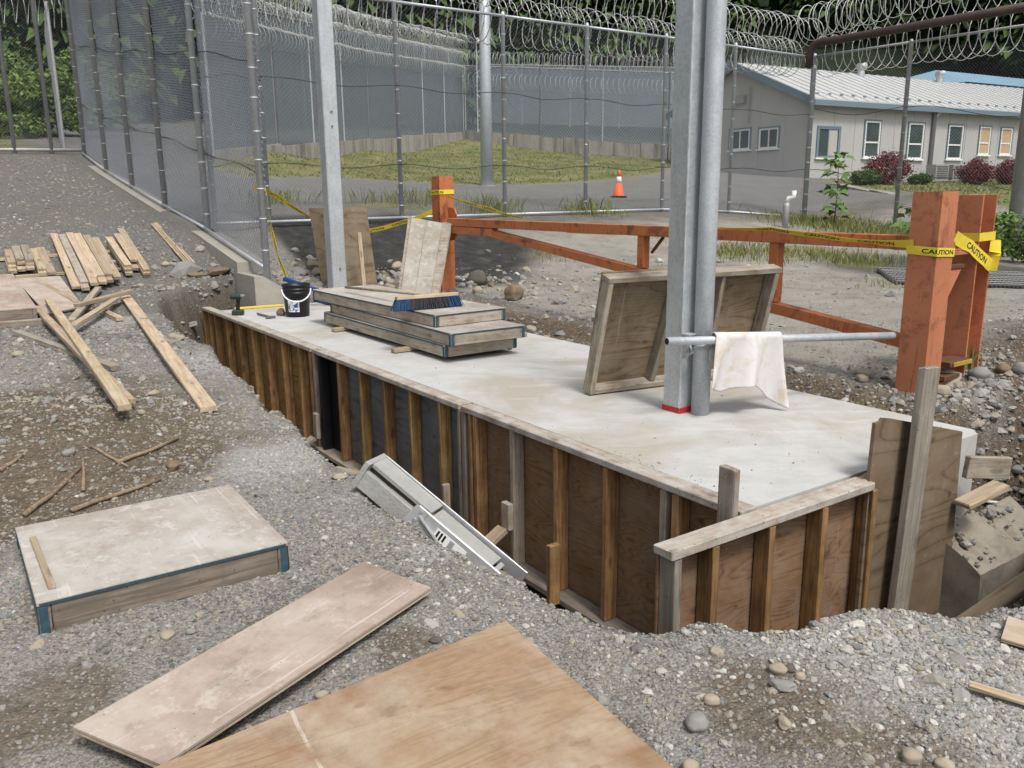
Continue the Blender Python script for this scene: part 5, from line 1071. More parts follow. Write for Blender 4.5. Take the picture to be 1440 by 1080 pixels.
box('rubber_base', cz+Zv*.02, CR, unit(np.cross(Zv, CR)), Zv, .40, .40, .05, 'black', cone); mk('cone_body', *lathe(cz, [(.15, .045), (.145, .06), (.085, .40)], 16), 'conecol', cone, None, True)
mk('white_collar', *lathe(cz, [(.087, .395), (.058, .56)], 16), 'white', cone, None, True); mk('cone_tip', *lathe(cz, [(.058, .56), (.03, .72), (.026, .725)], 16), 'conecol', cone, None, True)
bz = atd(1104, 318, 17.2); bz[2] = hp(bz[0], bz[1]); bo = root('bent_pipe', bz, 'white topped bent pipe standing at the foot of the corner gate post', 'pipe'); mb = MB(); mb.tube([bz-Zv*.1, bz+Zv*.42, bz+Zv*.50], .06, 10); mb.mk('pipe_base', 'galvd', bo, None, True)
mb = MB(); e = atd(1117, 268, 17.0); mb.tube([bz+Zv*.50, bz+Zv*.60+CR*.04, e-Zv*.12, e], .048, 10); mb.mk('pipe_bend', 'white', bo, None, True)
# steel grating at the right
gr = root('steel_grating', onz(1330, 378, .27), 'dark steel grating set in the asphalt right of the orange posts', 'grating'); GA = [onz(1235, 374, .285), onz(1440, 372, .3), onz(1470, 389, .3), onz(1262, 388, .285)]
for k in range(36):
    u = k/35; a, b = GA[0]+(GA[1]-GA[0])*u, GA[3]+(GA[2]-GA[3])*u; a[2] = hp(*a[:2])+.03; b[2] = hp(*b[:2])+.03; beam('bar', a, b, .03, .04, 'toolgrey', gr, jit=0)
for u in np.linspace(0, 1, 8):
    a, b = GA[0]+(GA[3]-GA[0])*u, GA[1]+(GA[2]-GA[1])*u; a[2] = hp(*a[:2])+.045; b[2] = hp(*b[:2])+.045; beam('cross_bar', a, b, .02, .03, 'toolgrey', gr, jit=0)

# ------------------------------------------------------------------ building
BO = atd(1137, 251, 32); an = math.radians(30); BU = np.array([math.cos(an), math.sin(an), 0]); BVv = np.array([-BU[1], BU[0], 0]); WH = 2.92; BW = 7.8; RR = 1.62; BL = 24.
bld = root('prefab_building', BO, 'long grey siding building with white metal roof and blue trim', 'building')
def bp(u, v, z): return BO+BU*u+BVv*v+Zv*z
V, F = prism([bp(0, 0, -1), bp(0, BW, -1), bp(0, BW, WH), bp(0, BW/2, WH+RR), bp(0, 0, WH)], BU*BL); mk('wall', V, F, 'siding', bld)
k = 20
for i in range(k):
    u0, u1 = BL*i/k+.012, BL*(i+1)/k-.012; V, F = prism([bp(u0, 0, -.6), bp(u1, 0, -.6), bp(u1, 0, WH-.02), bp(u0, 0, WH-.02)], -BVv*.014); mk('siding_panel', V, F, 'siding', bld)
for i in range(6):
    v0, v1 = BW*i/6+.012, BW*(i+1)/6-.012; z0 = WH+RR*(1-abs(v0-BW/2)/(BW/2))-.05; z1 = WH+RR*(1-abs(v1-BW/2)/(BW/2))-.05
    V, F = prism([bp(0, v0, -.6), bp(0, v1, -.6), bp(0, v1, z1), bp(0, v0, z0)], -BU*.014); mk('siding_panel', V, F, 'siding', bld)
oh = .35; zr = lambda v: WH+RR*(1-abs(v-BW/2)/(BW/2))
for s in (0, 1):
    va, vb = (-oh, BW/2) if s == 0 else (BW+oh, BW/2); P = [bp(-oh, va, zr(va)+.06), bp(BL, va, zr(va)+.06), bp(BL, vb, zr(vb)+.06), bp(-oh, vb, zr(vb)+.06)]; V, F = prism(P, Zv*.05); rf = mk('roof', V, F, 'roofm', bld)
    for i in range(41):
        u = -oh+.03+(BL+oh)*i/41; a, b = bp(u, va, zr(va)+.128), bp(u, vb, zr(vb)+.128); beam('roof_rib', a, b, .03, .03, 'roofm', rf, jit=0, share=True)
    P = [bp(-oh-.03, va, zr(va)-.16), bp(-oh-.03, vb, zr(vb)-.16), bp(-oh-.03, vb, zr(vb)+.115), bp(-oh-.03, va, zr(va)+.115)]; V, F = prism(P, BU*.028); mk('gable_fascia', V, F, 'trim', bld)
P = [bp(-oh, -oh-.03, zr(-oh)-.14), bp(BL, -oh-.03, zr(-oh)-.14), bp(BL, -oh-.03, zr(-oh)+.055), bp(-oh, -oh-.03, zr(-oh)+.055)]; V, F = prism(P, BVv*.028); mk('eave_fascia', V, F, 'trim', bld)
for i in range(34): box('snow_guard', bp(.3+i*.68, .12, zr(.12)+.15), BU, BVv, Zv, .16, .05, .06, 'trim', bld)
def win(px0, px1, y0, y1, wall, mats=('white', 'glass'), bars=(1, 0), name='window'):
    if wall == 'f': p0, nrm, A = bp(0, -.014, 0), BVv, BU
    else: p0, nrm, A = bp(-.014, 0, 0), BU, BVv
    a = onpl(px0, (y0+y1)/2, p0, nrm); b = onpl(px1, (y0+y1)/2, p0, nrm); zt_, zb_ = onpl((px0+px1)/2, y0, p0, nrm)[2], onpl((px0+px1)/2, y1, p0, nrm)[2]
    u0, u1 = sorted(((a-BO)@A, (b-BO)@A)); out = -nrm; C = lambda u, z, o: (bp(u, -.014, 0) if wall == 'f' else bp(-.014, u, 0))*[1, 1, 0]+Zv*z+out*o
    uc, zc_ = (u0+u1)/2, (zb_+zt_)/2; lw, lh = u1-u0, zt_-zb_
    fr = box(name, C(uc, zt_+.02, .03), A, out, Zv, lw+.12, .05, .06, 'trim', bld)
    for s in (-1, 1): box('trim_board', C(uc+s*(lw/2+.03), zc_, .025), A, out, Zv, .055, .05, lh, 'trim', fr); box('frame_side', C(uc+s*(lw/2-.03), zc_, .02), A, out, Zv, .07, .045, lh, mats[0], fr)
    for z in (zt_-.035, zb_+.035): box('frame_rail', C(uc, z, .021), A, out, Zv, lw-.13, .044, .07, mats[0], fr)
    box('sill', C(uc, zb_-.03, .045), A, out, Zv, lw+.2, .09, .06, 'white', fr); box('pane', C(uc, zc_, .004), A, out, Zv, lw-.1, .008, lh-.1, mats[1], fr)
    for i in range(bars[0]): box('mullion', C(u0+lw*(i+1)/(bars[0]+1), zc_, .016), A, out, Zv, .05, .03, lh-.14, mats[0], fr)
    for i in range(bars[1]): box('meeting_rail', C(uc, zb_+lh*.42, .014), A, out, Zv, lw-.15, .035, .06, mats[0], fr)
    return fr, C, u0, u1, zb_, zt_, A, out
f0 = win(1149, 1179, 179, 222, 'f', ('trim', 'glass'), (1, 0)); box('curtain', f0[1](f0[2]+(f0[3]-f0[2])*.72, (f0[4]+f0[5])/2, .010), f0[6], f0[7], Zv, (f0[3]-f0[2])*.4, .006, (f0[5]-f0[4])*.85, 'curt', f0[0])
for x0, x1, y0, y1 in ((1215,1236,170,222),(1276,1297,173,224),(1332,1352,176,224)): win(x0, x1, y0, y1, 'f', ('white', 'glass'), (0, 1))
for x0, x1, y0, y1 in ((1376,1391,178,218),(1406,1421,180,218)): win(x0, x1, y0, y1, 'f', ('white', 'tanpane'), (0, 1), 'boarded_window')
for x0, x1, y0, y1 in ((1027,1055,182,211),(1068,1095,180,209)): win(x0, x1, y0, y1, 'g', ('white', 'glass'), (1, 0))
q = onpl(1312, 190, bp(0, -.1, 0), BVv); u = (q-BO)@BU; mb = MB(); mb.tube([bp(u, -.10, WH-.25), bp(u, -.10, 0)], .09, 8); mb.mk('downpipe', 'toolgrey', bld); mb = MB(); mb.tube([bp(u+.28, -.3, WH-.1), bp(u+.05, -.1, WH-.45)], .06, 8); mb.mk('gutter_outlet', 'white', bld)
q = onpl(1040, 140, bp(-.1, 0, 0), BU); v_ = (q-BO)@BVv; box('meter_box', bp(-.1, v_, q[2]-BO[2]), BVv, BU, Zv, .6, .16, .32, 'acm', bld); mb = MB(); mb.tube([bp(-.12, v_-.55, WH+.7), bp(-.12, v_-.55, WH-.7)], .04, 8); mb.mk('conduit', 'acm', bld)
for px, py in ((1201, 112), (1311, 124)):
    q = onpl(px, py, bp(0, BW/2, 0), BVv); u = (q-BO)@BU; c = bp(u, BW/2-.35, zr(BW/2)+.02); vt = mk('roof_vent', *lathe(c, [(.15, -.1), (.15, .18), (.18, .19), (.18, .22)], 14), 'alu', bld); V, F = tubeVF([c+BU*-.22+Zv*.32, c+Zv*.32, c+BU*.22+Zv*.39], .14, 12); mk('vent_hood', V, F, 'alu', vt); 
for px in (1318, 1342):
    q = onpl(px, 241, bp(0, -.8, 0), BVv); u = (q-BO)@BU; c = bp(u, -.8, .22); ac = root('heat_pump', c-Zv*.3, 'grey heat pump unit standing at the wall, '+('left' if px < 1330 else 'right')+' of the pair', 'heat pump'); box('casing', c, BU, BVv, Zv, .85, .45, .62, 'acm', ac)
    for k in range(6): box('louvre', c-BVv*.232+Zv*(-.22+k*.09), BU, BVv, Zv, .72, .02, .04, 'toolgrey', ac)
b2 = atd(1402, 128, 53); b2o = root('blue_roof_building', b2, 'low building with pale blue roof behind the prefab building', 'building'); V, F = prism([b2+BU*-3.5-Zv*5, b2+BU*14-Zv*5, b2+BU*14+Zv*.3, b2+BU*-3.5+Zv*.3], BVv*9); mk('wall', V, F, 'siding', b2o)
V = [b2+BU*-4+Zv*.3-BVv*.5, b2+BU*14.5+Zv*.3-BVv*.5, b2+BU*14.5+Zv*.3+BVv*9.5, b2+BU*-4+Zv*.3+BVv*9.5, b2+BU*-0.5+Zv*1.7+BVv*4, b2+BU*12+Zv*1.7+BVv*4]; mk('roof', V, [[0,1,5,4],[1,2,5],[2,3,4,5],[3,0,4],[3,2,1,0]], 'roofblue', b2o)
ret_wall('low rough concrete wall holding the lawn before the building', [atd(1135, 257, 29.5), atd(1186, 259, 28), atd(1282, 279, 23)], [.8, .8, .5], .3, 2.2)
# ------------------------------------------------------------------ planting
def leaves(C, R, n, size, rng, lump=5, flat=.35):
    """n leaf-sized quads gathered in clumps through an ellipsoid"""
    k = max(3, n//26); d = rng.normal(size=(k, 3)); d /= np.linalg.norm(d, axis=1)[:, None]; cl = d*rng.uniform(.45, 1., (k, 1))**.6
    cl *= (1+.22*np.sin(d[:, 0:1]*lump+1.3)*np.cos(d[:, 1:2]*lump)); w = rng.integers(0, k, n)
    p = np.asarray(C)+(cl[w]+rng.normal(0, .13, (n, 3)))*np.asarray(R); a = rng.normal(size=(n, 3)); a[:, 2] *= .6; a /= np.linalg.norm(a, axis=1)[:, None]; b = np.cross(a, rng.normal(size=(n, 3))); b /= np.linalg.norm(b, axis=1)[:, None]
    s = size*rng.uniform(.5, 1.3, (n, 1)); V = np.stack([p-a*s, p+b*s*.55, p+a*s, p-b*s*.55], 1).reshape(-1, 3); return V, np.arange(n*4).reshape(-1, 4)
def bush(name, label, base, rx, rz, n, size, mat, group=None, seed=1, lift=.9):
    rng = np.random.default_rng(seed); r = root(name, base, label, 'bush', group); V, F = leaves(base+Zv*rz*lift, [rx*.9, rx*.9, rz*.9], n, size, rng)
    o = arrays_obj('foliage', V, F, mat); o.parent = r; o.matrix_basis = WM[r].inverted(); o['kind'] = 'stuff'
    mb = MB()
    for k in range(5): a = k*1.26; mb.tube([base-Zv*.05, base+np.array([math.cos(a)*rx*.25, math.sin(a)*rx*.25, rz*.6]), base+np.array([math.cos(a)*rx*.55, math.sin(a)*rx*.55, rz*1.3])], [.03, .02, .008], 5)
    mb.mk('stems', 'bark', r); return r
def at_ground(px, py, d): p = atd(px, py, d); p[2] = hp(p[0], p[1]); return p
for px, py, d, rx, rz, m, lab in [(1247,249,29.5,.78,.58,'barb','round burgundy barberry bush before the tall windows'),(1371,247,32,.62,.5,'barb','burgundy bush right of the heat pumps'),(1420,246,33,.7,.52,'barb','burgundy bush at the right, just beyond the heat pump pair'),
                                  (1217,252,28.8,.48,.27,'shrub','green shrub left of the round burgundy bush'),(1294,248,30,.36,.20,'shrub','small green shrub left of the heat pumps')]:
    bush('barberry_bush' if m == 'barb' else 'green_shrub', lab, at_ground(px, py, d), rx, rz, 5200, .042, m, 'shrubs along the building', px)
def sapling(label, base, h, seed, lf=.085, n=46):
    rng = np.random.default_rng(seed); r = root('maple_sapling', base, label, 'sapling'); top = base+Zv*h; mb = MB(); mb.tube([base-Zv*.05, base+Zv*h*.5+CR*.03, top], [.012, .009, .004], 6); V = []; F = []
    for k in range(n):
        u = rng.uniform(.12, 1); a = rng.uniform(0, 6.28); L = rng.uniform(.08, .26)*(1.15-.5*abs(u-.7)); p = base+Zv*h*u; q = p+np.array([math.cos(a)*L, math.sin(a)*L, .06]); mb.tube([p, q], .003, 4)
        s = lf*rng.uniform(.7, 1.3); x = unit(np.array([math.cos(a), math.sin(a), -.5+rng.normal(0, .2)])); y = unit(np.cross(Zv, x)+Zv*rng.normal(0, .3)); o = len(V)
        V += [q, q+x*s*.45+y*s*.75, q+x*s*.55+y*s*.32, q+x*s*1.3, q+x*s*.55-y*s*.32, q+x*s*.45-y*s*.75]; F += [[o, o+1, o+2], [o, o+2, o+3, o+4], [o, o+4, o+5]]
    mk('leaves', V, F, 'leaf', r)['kind'] = 'stuff'; mb.mk('stem', 'bark', r)
sapling('young maple sapling with big leaves growing at the fence before the building', at_ground(1172, 320, 18.2), 1.55, 3, .16, 64)
sapling('low leafy maple shoot behind the near orange post', at_ground(1285, 330, 15), .8, 4, .17, 18)
for px, py, d, rx, rz, n, lab, s in [(1405,330,14.6,.55,.42,900,'loose green weeds growing round the gate post at the right',5),(1452,330,13.5,.5,.45,800,'green weeds at the right edge beyond the gate post',6),(1385,318,16,.5,.28,500,'low weeds left of the gate post',8)]: bush('weed_clump', lab, at_ground(px, py, d), rx, rz, n, .055, 'leaf', 'weeds by the gate', s)
def tree(name, label, base, h, rx, n, size, mat, group, seed):
    rng = np.random.default_rng(seed); r = root(name, base, label, 'tree', group); Vs = []; Fs = []; o = 0
    for k in range(5):
        c = base+np.array([rng.normal(0, rx*.4), rng.normal(0, rx*.4), h*(.16+.17*k)]); V, F = leaves(c, [rx*(.9-.1*k)]*2+[h*.2], n//5, size, rng); Vs.append(V); Fs.append(F+o); o += len(V)
    ob = arrays_obj('crown', np.concatenate(Vs), np.concatenate(Fs), mat); ob.parent = r; ob.matrix_basis = WM[r].inverted(); ob['kind'] = 'stuff'
    mb = MB(); mb.tube([base-Zv*.3, base+Zv*h*.35, base+Zv*h*.85], [.16, .11, .04], 8)
    for k in range(5): a = k*1.3; mb.tube([base+Zv*h*(.25+.09*k), base+np.array([math.cos(a)*rx*.6, math.sin(a)*rx*.6, h*(.45+.09*k)])], [.06, .02], 6)
    mb.mk('trunk', 'bark', r)
def off_(px, d, dz=0.): p = atd(px, 270, d); p[2] = hp(p[0], p[1])+dz; return p
for i, (px, d, h, rx, lab) in enumerate([(-70,31,3.0,1.9,'leafy shrub tree behind the left fence, cut by the picture edge'),(15,30,2.8,1.8,'bright shrub tree behind the left fence near the picture edge'),(78,29,2.2,1.5,'bright low shrub tree behind the left fence by its corner'),(140,36,3.,1.8,'shrub tree glimpsed through the left fence corner')]): tree('shrub_tree', lab, off_(px, d), h, rx, 5200, .085, 'broad', 'shrub trees behind the left fence', 20+i)
for i, (px, d, h, rx, lab) in enumerate([(-160,42,8,3.2,'dark tree outside the left edge of the picture'),(-40,44,10,3.4,'dark leafy tree cut by the left picture edge behind the bright shrubs'),(60,43,9,3.2,'dark leafy tree above the bright shrubs left of the tall fence'),(130,47,10,3.2,'dark leafy tree right above the corner of the left fences'),(220,52,10,3.5,'dark tree seen only through the tall left fence')]): tree('dark_tree', lab, off_(px, d), h, rx, 9000, .12, 'conifer', 'dark trees at the left', 40+i)
def conifer_arrays(base, h, rng, n=150):
    z = rng.uniform(.06, 1, n)**.85; a = rng.uniform(0, 6.283, n); R = (1-z)*h*.2+.25; c, s = np.cos(a), np.sin(a); r0 = R*rng.uniform(.0, .78, n); w = np.minimum(R*rng.uniform(.10, .2, n), .38); p = np.stack([base[0]+c*r0, base[1]+s*r0, base[2]+z*h-.3*r0], 1)
    out = np.stack([c, s, -.45+0*c], 1)*np.minimum(R*rng.uniform(.3, .5, n)+.15, 1.3)[:, None]; sd = np.stack([-s, c, rng.normal(0, .3, n)], 1)*w[:, None]; mid = p+out*.55+np.stack([0*c, 0*c, .12*R], 1)
    return np.stack([p, mid-sd, p+out, mid+sd], 1).reshape(-1, 3)
rng = np.random.default_rng(5); fv = []; sites = []
for k in range(620):
    an_ = rng.uniform(-.62, .80); d = 50+100*rng.random()**1.3
    sites.append((math.sin(an_)*d, math.cos(an_)*d))
keep_out = [tuple((BO+BU*a+BVv*b)[:2]) for a, b in ((-6, -6), (40, -6), (44, 36), (8, 36), (-6, 18))]
P = np.array(sites); ok = polysd(P[:, 0], P[:, 1], keep_out) < -1.5; P = P[ok]; H_ = height(P[:, 0], P[:, 1]); o_ = np.argsort(np.hypot(P[:, 0], P[:, 1])); P, H_ = P[o_], H_[o_]
for k in range(len(P)):
    b = np.array([P[k, 0], P[k, 1], H_[k]]); h = rng.uniform(13, 24)
    fv.append(conifer_arrays(b, h, rng, 1300 if k < 150 else 420))
    a_ = np.arange(4)*math.pi/2; ring = np.stack([np.cos(a_), np.sin(a_), 0*a_], 1)
    for i in range(4): fv.append(np.stack([b+ring[i]*.22-Zv*.5, b+ring[(i+1) % 4]*.22-Zv*.5, b+Zv*h*.95+ring[(i+1) % 4]*.03, b+Zv*h*.95+ring[i]*.03]))
fv = np.concatenate(fv); o = arrays_obj('conifer_forest', fv, np.arange(len(fv)).reshape(-1, 4), 'conifer'); o['kind'] = 'stuff'
TL = ['straight behind the light pole', 'just right of the light pole', 'behind the fence left of the square column', 'hidden behind the square column', 'above the gable end of the building', 'above the roof near its ridge end', 'behind the left roof vent', 'behind the right roof vent', 'at the far right above the roof']
for i in range(9):
    an_ = -.02+i*.085; d = 47.5+2.5*math.sin(i*2.1)
    x, y = math.sin(an_)*d, math.cos(an_)*d
    if polysd(np.array([x]), np.array([y]), keep_out)[0] > -2 or i == 8: continue
    tree('broadleaf_tree', ('pale green' if i % 3 == 1 else 'dark')+' broadleaf tree at the hill foot '+TL[i], np.array([x, y, hp(x, y)]), 5.5+1.5*math.sin(i*1.7), 2.6, 6000, .10, 'broad' if i % 3 == 1 else 'conifer', 'broadleaf trees at the hill foot', 70+i)
# grass tufts
def blades():
    V = []; F = []; rg = np.random.default_rng(9)
    for px, py, d, rx, ry, n, h in [(1020,358,0,.35,.25,420,.14),(1065,350,0,.3,.2,260,.1),(1135,362,0,.75,.3,700,.15),(1215,368,0,.35,.2,260,.15),(1200,326,0,.9,.4,900,.22),(1150,316,0,.6,.3,500,.24),(1250,330,0,.8,.3,500,.22),(1300,335,0,.6,.4,420,.22),(690,298,0,.3,.2,220,.3),(828,300,0,.25,.2,260,.3),(570,285,0,.5,.3,260,.3),
                                 (770,362,0,.22,.12,120,.09),(975,385,0,.3,.2,120,.08),(1353,515,0,.06,.05,90,.2),(1240,400,0,.25,.2,90,.08),(390,285,0,.3,.3,160,.25),(1250,590,0,.12,.07,60,.05),(1190,575,0,.15,.05,60,.05)]:
        c = ground(px, py)
        for k in range(n):
            x, y = c[0]+rg.normal(0, rx), c[1]+rg.normal(0, ry*1.6); V.append((x, y, h*rg.uniform(.4, 1.2), rg.uniform(0, 6.28), rg.normal(0, .35)))
    A = np.array(V); z = height(A[:, 0], A[:, 1]); p = np.stack([A[:, 0], A[:, 1], z-.005], 1); s = np.stack([np.cos(A[:, 3]), np.sin(A[:, 3]), 0*z], 1)*.006; l = np.stack([-np.sin(A[:, 3]), np.cos(A[:, 3]), 0*z], 1)*(A[:, 4]*A[:, 2])[:, None]; up = np.stack([0*z, 0*z, A[:, 2]], 1)
    Vv = np.stack([p-s, p+s, p+s*.6+l*.4+up*.6, p+l+up], 1).reshape(-1, 3); arrays_obj('grass_tufts', Vv, np.arange(len(Vv)).reshape(-1, 4), 'grassb')['kind'] = 'stuff'
    # short grass on the bank and lawn
    n = 45000; x = rg.uniform(-12, 22, n); y = rg.uniform(17, 46, n); m = (polysd(x, y, bank) > .1) | (polysd(x, y, lawn) > .1); x, y = x[m], y[m]; z = height(x, y); a = rg.uniform(0, 6.28, len(x)); h = rg.uniform(.03, .09, len(x)); w = .02
    p = np.stack([x, y, z-.005], 1); s = np.stack([np.cos(a), np.sin(a), 0*z], 1)*w; q = p+np.stack([rg.normal(0, .05, len(x)), rg.normal(0, .05, len(x)), h], 1); Vv = np.stack([p-s, p+s, q], 1).reshape(-1, 3)
    arrays_obj('bank_grass', Vv, np.arange(len(Vv)).reshape(-1, 3), 'grassb')['kind'] = 'stuff'
blades()
# ------------------------------------------------------------------ rocks one can tell apart
import bmesh
def rockmat(name, c1, c2):
    g = G(name, .9, 0, .2); v = g.co(); f = g.noise(v, 9, 6, .65); c = g.mix(f, c1, c2); k = g.noise(v, 60, 3); c = g.mix(g.math('MULTIPLY', k, .4), c, tuple(x*.6 for x in c1)); g.col(g.hsv(c, .2)); g.bump(f, .3, .01); MAT[name] = g.m
rockmat('rock_tan', (.30, .255, .195), (.42, .37, .29)); rockmat('rock_grey', (.19, .185, .175), (.32, .31, .29)); rockmat('rock_dark', (.075, .068, .06), (.16, .145, .125)); rockmat('rock_brown', (.16, .12, .08), (.26, .20, .14))
def rock(px, py, rpx, label, mat='rock_tan', sq=(1, .8, .7), ang=0., seed=0, group=None, on=None, name='rock'):
    p = ground(px, py+rpx*.55) if on is None else onz(px, py+rpx*.55, on); dep = (p-CO)@CF; R = rpx*dep/FPX; bm = bmesh.new(); bmesh.ops.create_icosphere(bm, subdivisions=3, radius=1.); rg = np.random.default_rng(seed+int(px)*7+int(py)); o3 = rg.uniform(0, 50, 3)
    cuts = [unit(rg.normal(size=3)) for _ in range(7)]; a = rg.uniform(0, 6.28)
    for v in bm.verts:
        q = np.array(v.co[:]); 
        for c in cuts:
            e = q@c-(.72+.12*(1-ang)+.14*(1-ang)); 
            if e > 0: q = q-c*e*(.55+.4*ang)
        q = q*(1+.10*math.sin(q[0]*3+o3[0])*math.sin(q[1]*3.3+o3[1])+.05*math.sin(q[2]*7+o3[2])); q = q*np.array(sq)*R
        v.co = (q[0]*math.cos(a)-q[1]*math.sin(a), q[0]*math.sin(a)+q[1]*math.cos(a), q[2])
    me = bpy.data.meshes.new(name); bm.to_mesh(me); bm.free(); me.materials.append(MAT[mat]); me.polygons.foreach_set('use_smooth', [ang < .6]*len(me.polygons))
    o = bpy.data.objects.new(name, me); link(o, None, Matrix.Translation(Vector(p+Zv*R*sq[2]*.55))); return tag(o, label, 'rock', group)
grk = 'loose rocks on the ground'
for px, py, r_, lab, m, sq, ang in [
    (671,392,15,'big dark round boulder beside the far orange post','rock_dark',(1,.9,.85),.2),(661,400,6,'pale angular stone left of the dark boulder','rock_grey',(1,.9,1.),.8),(672,408,8,'rounded tan stone in front of the dark boulder','rock_tan',(1,.9,.8),.1),(691,399,6,'small brown stone right of the dark boulder','rock_brown',(1,.8,.7),.6),(723,412,17,'brown pyramid shaped rock on the rubble behind the slab','rock_brown',(1,.8,.85),1.),(650,401,5,'small grey stone at the foot of the far orange post','rock_grey',(1,.9,.8),.5),
    (440,371,11,'pale broken rock left of the brown plywood sheet','rock_tan',(1,.8,.9),.8),(446,382,8,'lower pale rock left of the brown plywood sheet','rock_tan',(1,.8,.7),.7),(559,374,9,'tan rock between the two standing sheets','rock_tan',(1,.8,.8),.5),(541,385,7,'brown lump between the two standing sheets','rock_brown',(1,.8,.6),.8),
    (1324,549,11,'smooth pale round stone at the foot of the near orange post','rock_tan',(1,.95,.85),.0),(1377,524,13,'large rounded rock right of the orange posts','rock_grey',(1.1,.9,.8),.3),(1412,517,11,'brown rock on the soil heap, second from the right edge','rock_brown',(1.1,.9,.7),.5),(1436,518,12,'brown grey rock on the soil heap at the right edge','rock_grey',(1.,.9,.8),.4),
    (1214,522,10,'upper of two smooth stones on the dark soil behind the slab','rock_tan',(1.2,.9,.55),.1),(1212,531,9,'lower of two smooth stones on the dark soil behind the slab','rock_tan',(1.1,.9,.7),.1),(1429,659,8,'rounded stone in the dark trench at the right','rock_grey',(1,.9,.8),.2),(1394,849,8,'pale round stone by the trench at lower right','rock_tan',(1,.9,.8),.1),
    (980,1012,18,'largest pale rock in the foreground gravel right of the plywood','rock_grey',(1.05,.85,.7),.4),(1103,1014,13,'white angular stone in the foreground gravel','rock_tan',(1.1,.7,.65),.9),(1094,938,12,'tan cobble on top of the foreground stone cluster','rock_tan',(1.1,.9,.7),.2),(1101,959,15,'flat grey stone in the foreground stone cluster','rock_grey',(1.25,.8,.5),.6),(1125,950,8,'yellowish pebble right of the foreground stone cluster','rock_tan',(1,.9,.8),.0),(1111,939,8,'dark pebble in the foreground stone cluster','rock_dark',(1,.9,.8),.2),
    (1000,982,11,'rounded pale stone above the largest foreground rock','rock_tan',(1.1,.9,.7),.1),(1281,1061,14,'smooth round tan stone near the bottom edge','rock_tan',(1,.95,.8),.0),(1328,1073,13,'tan stone cut by the bottom edge at the right','rock_tan',(1.1,.9,.7),.2),(970,1076,13,'pale stone cut by the bottom edge beside the plywood','rock_tan',(1.1,.9,.7),.3),(1291,1018,6,'small white stone in the right foreground gravel','rock_grey',(1,.8,.8),.8),
    (97,634,9,'grey rounded stone on the brown soil','rock_grey',(1.2,.9,.6),.3),(243,653,11,'brownish block stone behind the left panel','rock_brown',(1.2,.9,.7),.6),(217,551,8,'tan stone between the long board and loose boards','rock_tan',(1.2,.9,.6),.6),(199,579,6,'small pale stone at the end of the loose boards','rock_tan',(1,.9,.7),.4),(25,497,7,'pale stone at the left edge below the loose boards','rock_tan',(1.,.9,.7),.4),(293,672,7,'tan angular stone right of the block stone','rock_tan',(1.2,.8,.6),.8),
    (236,890,11,'pale flattish stone in front of the left panel','rock_tan',(1.2,.9,.55),.5),(268,886,7,'white pebble beside the flattish stone','rock_grey',(1.1,.9,.6),.3),(361,861,7,'whitish stone between panel and plywood strip','rock_grey',(1.1,.8,.6),.6),(453,975,9,'tan stone beside the edge of the plywood strip','rock_tan',(1.1,.9,.7),.3),(613,898,8,'dark round stone between the plywood pieces','rock_dark',(1.2,.9,.6),.1),(210,914,8,'bluish flat stone in the left foreground','rock_grey',(1.2,.9,.4),.7),
    (307,373,21,'flat brown slab of rock by the left fence','rock_brown',(1.3,.7,.32),.9),(278,382,12,'thin brown flake of rock left of the flat slab','rock_brown',(1.3,.8,.3),1.),(233,371,6,'small pale stone beside the lath bundle','rock_tan',(1,.8,.7),.3),(478,668,9,'flattish tan stone on the trench floor','rock_tan',(1.2,.9,.5),.3)]:
    rock(px, py, r_, lab, m, sq, ang, 1, grk)
rock(396, 439, 8, 'brown stone lying on the slab beside the bucket', 'rock_brown', (1, .8, .8), .8, 3, None, 0.0)
rock(717, 489, 4, 'small stone lying under the corner of the panel stack', 'rock_brown', (1, .8, .7), .6, 4, None, 0.0)
lay_stones()
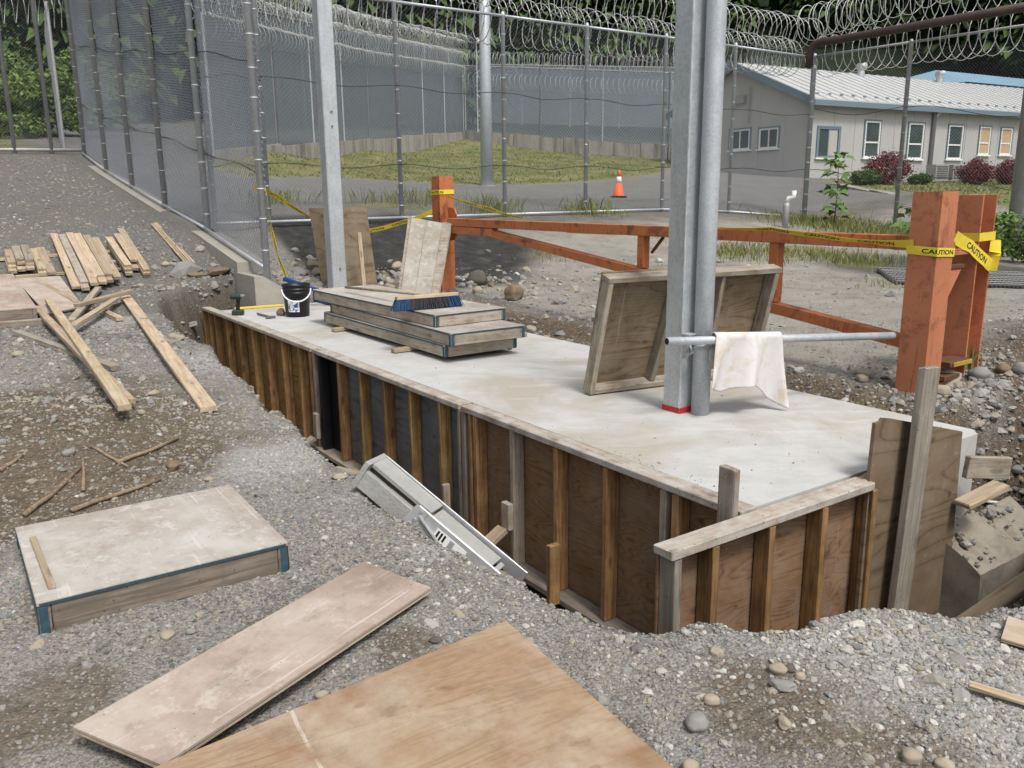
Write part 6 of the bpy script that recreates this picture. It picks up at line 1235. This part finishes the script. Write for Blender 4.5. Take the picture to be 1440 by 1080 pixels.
def rubble():
    """grey clods and broken stones round the trench and along the soil bank"""
    P = []; S = []
    for px, py, rx, ry, n, s in [(680,408,1.1,.8,240,.028),(790,450,1.2,.5,260,.022),(1340,560,.7,.35,300,.018),(1390,570,.7,.4,300,.016),(440,480,.45,.4,160,.02),(140,480,.5,.4,160,.016),(130,560,.5,.4,220,.012),(1260,895,.45,.22,420,.0065),(1120,890,.4,.15,260,.006),(1380,960,.4,.25,380,.0065),(1150,545,.6,.3,200,.014),(640,785,.3,.1,140,.007),(250,375,.5,.4,80,.03),(270,440,.5,.3,160,.02),(325,425,.3,.3,100,.02),(1405,640,.25,.4,160,.018),(1420,600,.3,.4,160,.02),(60,560,.8,.6,260,.012),(1400,740,.4,.3,200,.009),(460,400,.6,.5,90,.04),(560,395,.5,.4,70,.04),(880,395,1.5,1.,160,.02)]:
        c = ground(px, py)
        for k in range(n): P.append((c[0]+RNG.normal(0, rx), c[1]+RNG.normal(0, ry))); S.append(s*math.exp(RNG.normal(0, .45)))
    P = np.array(P); S = np.array(S); t = P@T[:2]; n = P@Nn[:2]; ok = ~((n > 2.7) & (n < 4.83) & (t > -10.4) & (t < -2.05))
    for poly in KEEP: ok &= polysd(P[:, 0], P[:, 1], poly) < -.02
    P, S = P[ok], S[ok]; z = height(P[:, 0], P[:, 1])+S*.1
    scatter('rubble', np.c_[P, z], S, np.clip(RNG.normal(.5, .22, len(S))+np.where(P[:, 1] < 3.6, .25, 0), 0, 1), 'stone', 5, 2, 4, .65)
    m_ = 90; q_ = np.array([W(RNG.uniform(-2.22, -1.95), RNG.uniform(4.3, 5.1), 0) for _ in range(m_)]); k_ = np.array([np.interp(p@T, [-2.2, -1.93], [-.455, -.62]) for p in q_]); s_ = .010*np.exp(RNG.normal(0, .5, m_)); q_[:, 2] = k_-s_*.1
    scatter('trench_gravel', q_, s_, np.clip(RNG.normal(.4, .2, m_), 0, 1), 'stone', 4, 2, 8, .7)
    n = 300; a = RNG.uniform(-10.1, -2.3, n); b = RNG.uniform(2.85, 4.7, n); e = RNG.random(n) < .3; ok = vnoise(a*2.2, b*2.2, 91) < .42; a[ok] = -2.4-np.abs(RNG.normal(0, .5, ok.sum())); b[e] = 2.84+np.abs(RNG.normal(0, .05, e.sum())); S = .0022*np.exp(RNG.normal(0, .5, n)); Q = np.array([W(u, v, .0) for u, v in zip(a, b)])
    scatter('slab_debris', Q+Zv[None]*.0005, S, np.clip(RNG.beta(1.3, 2.5, n), 0, 1), 'stone', 3, 1, 6, .6)
rubble()
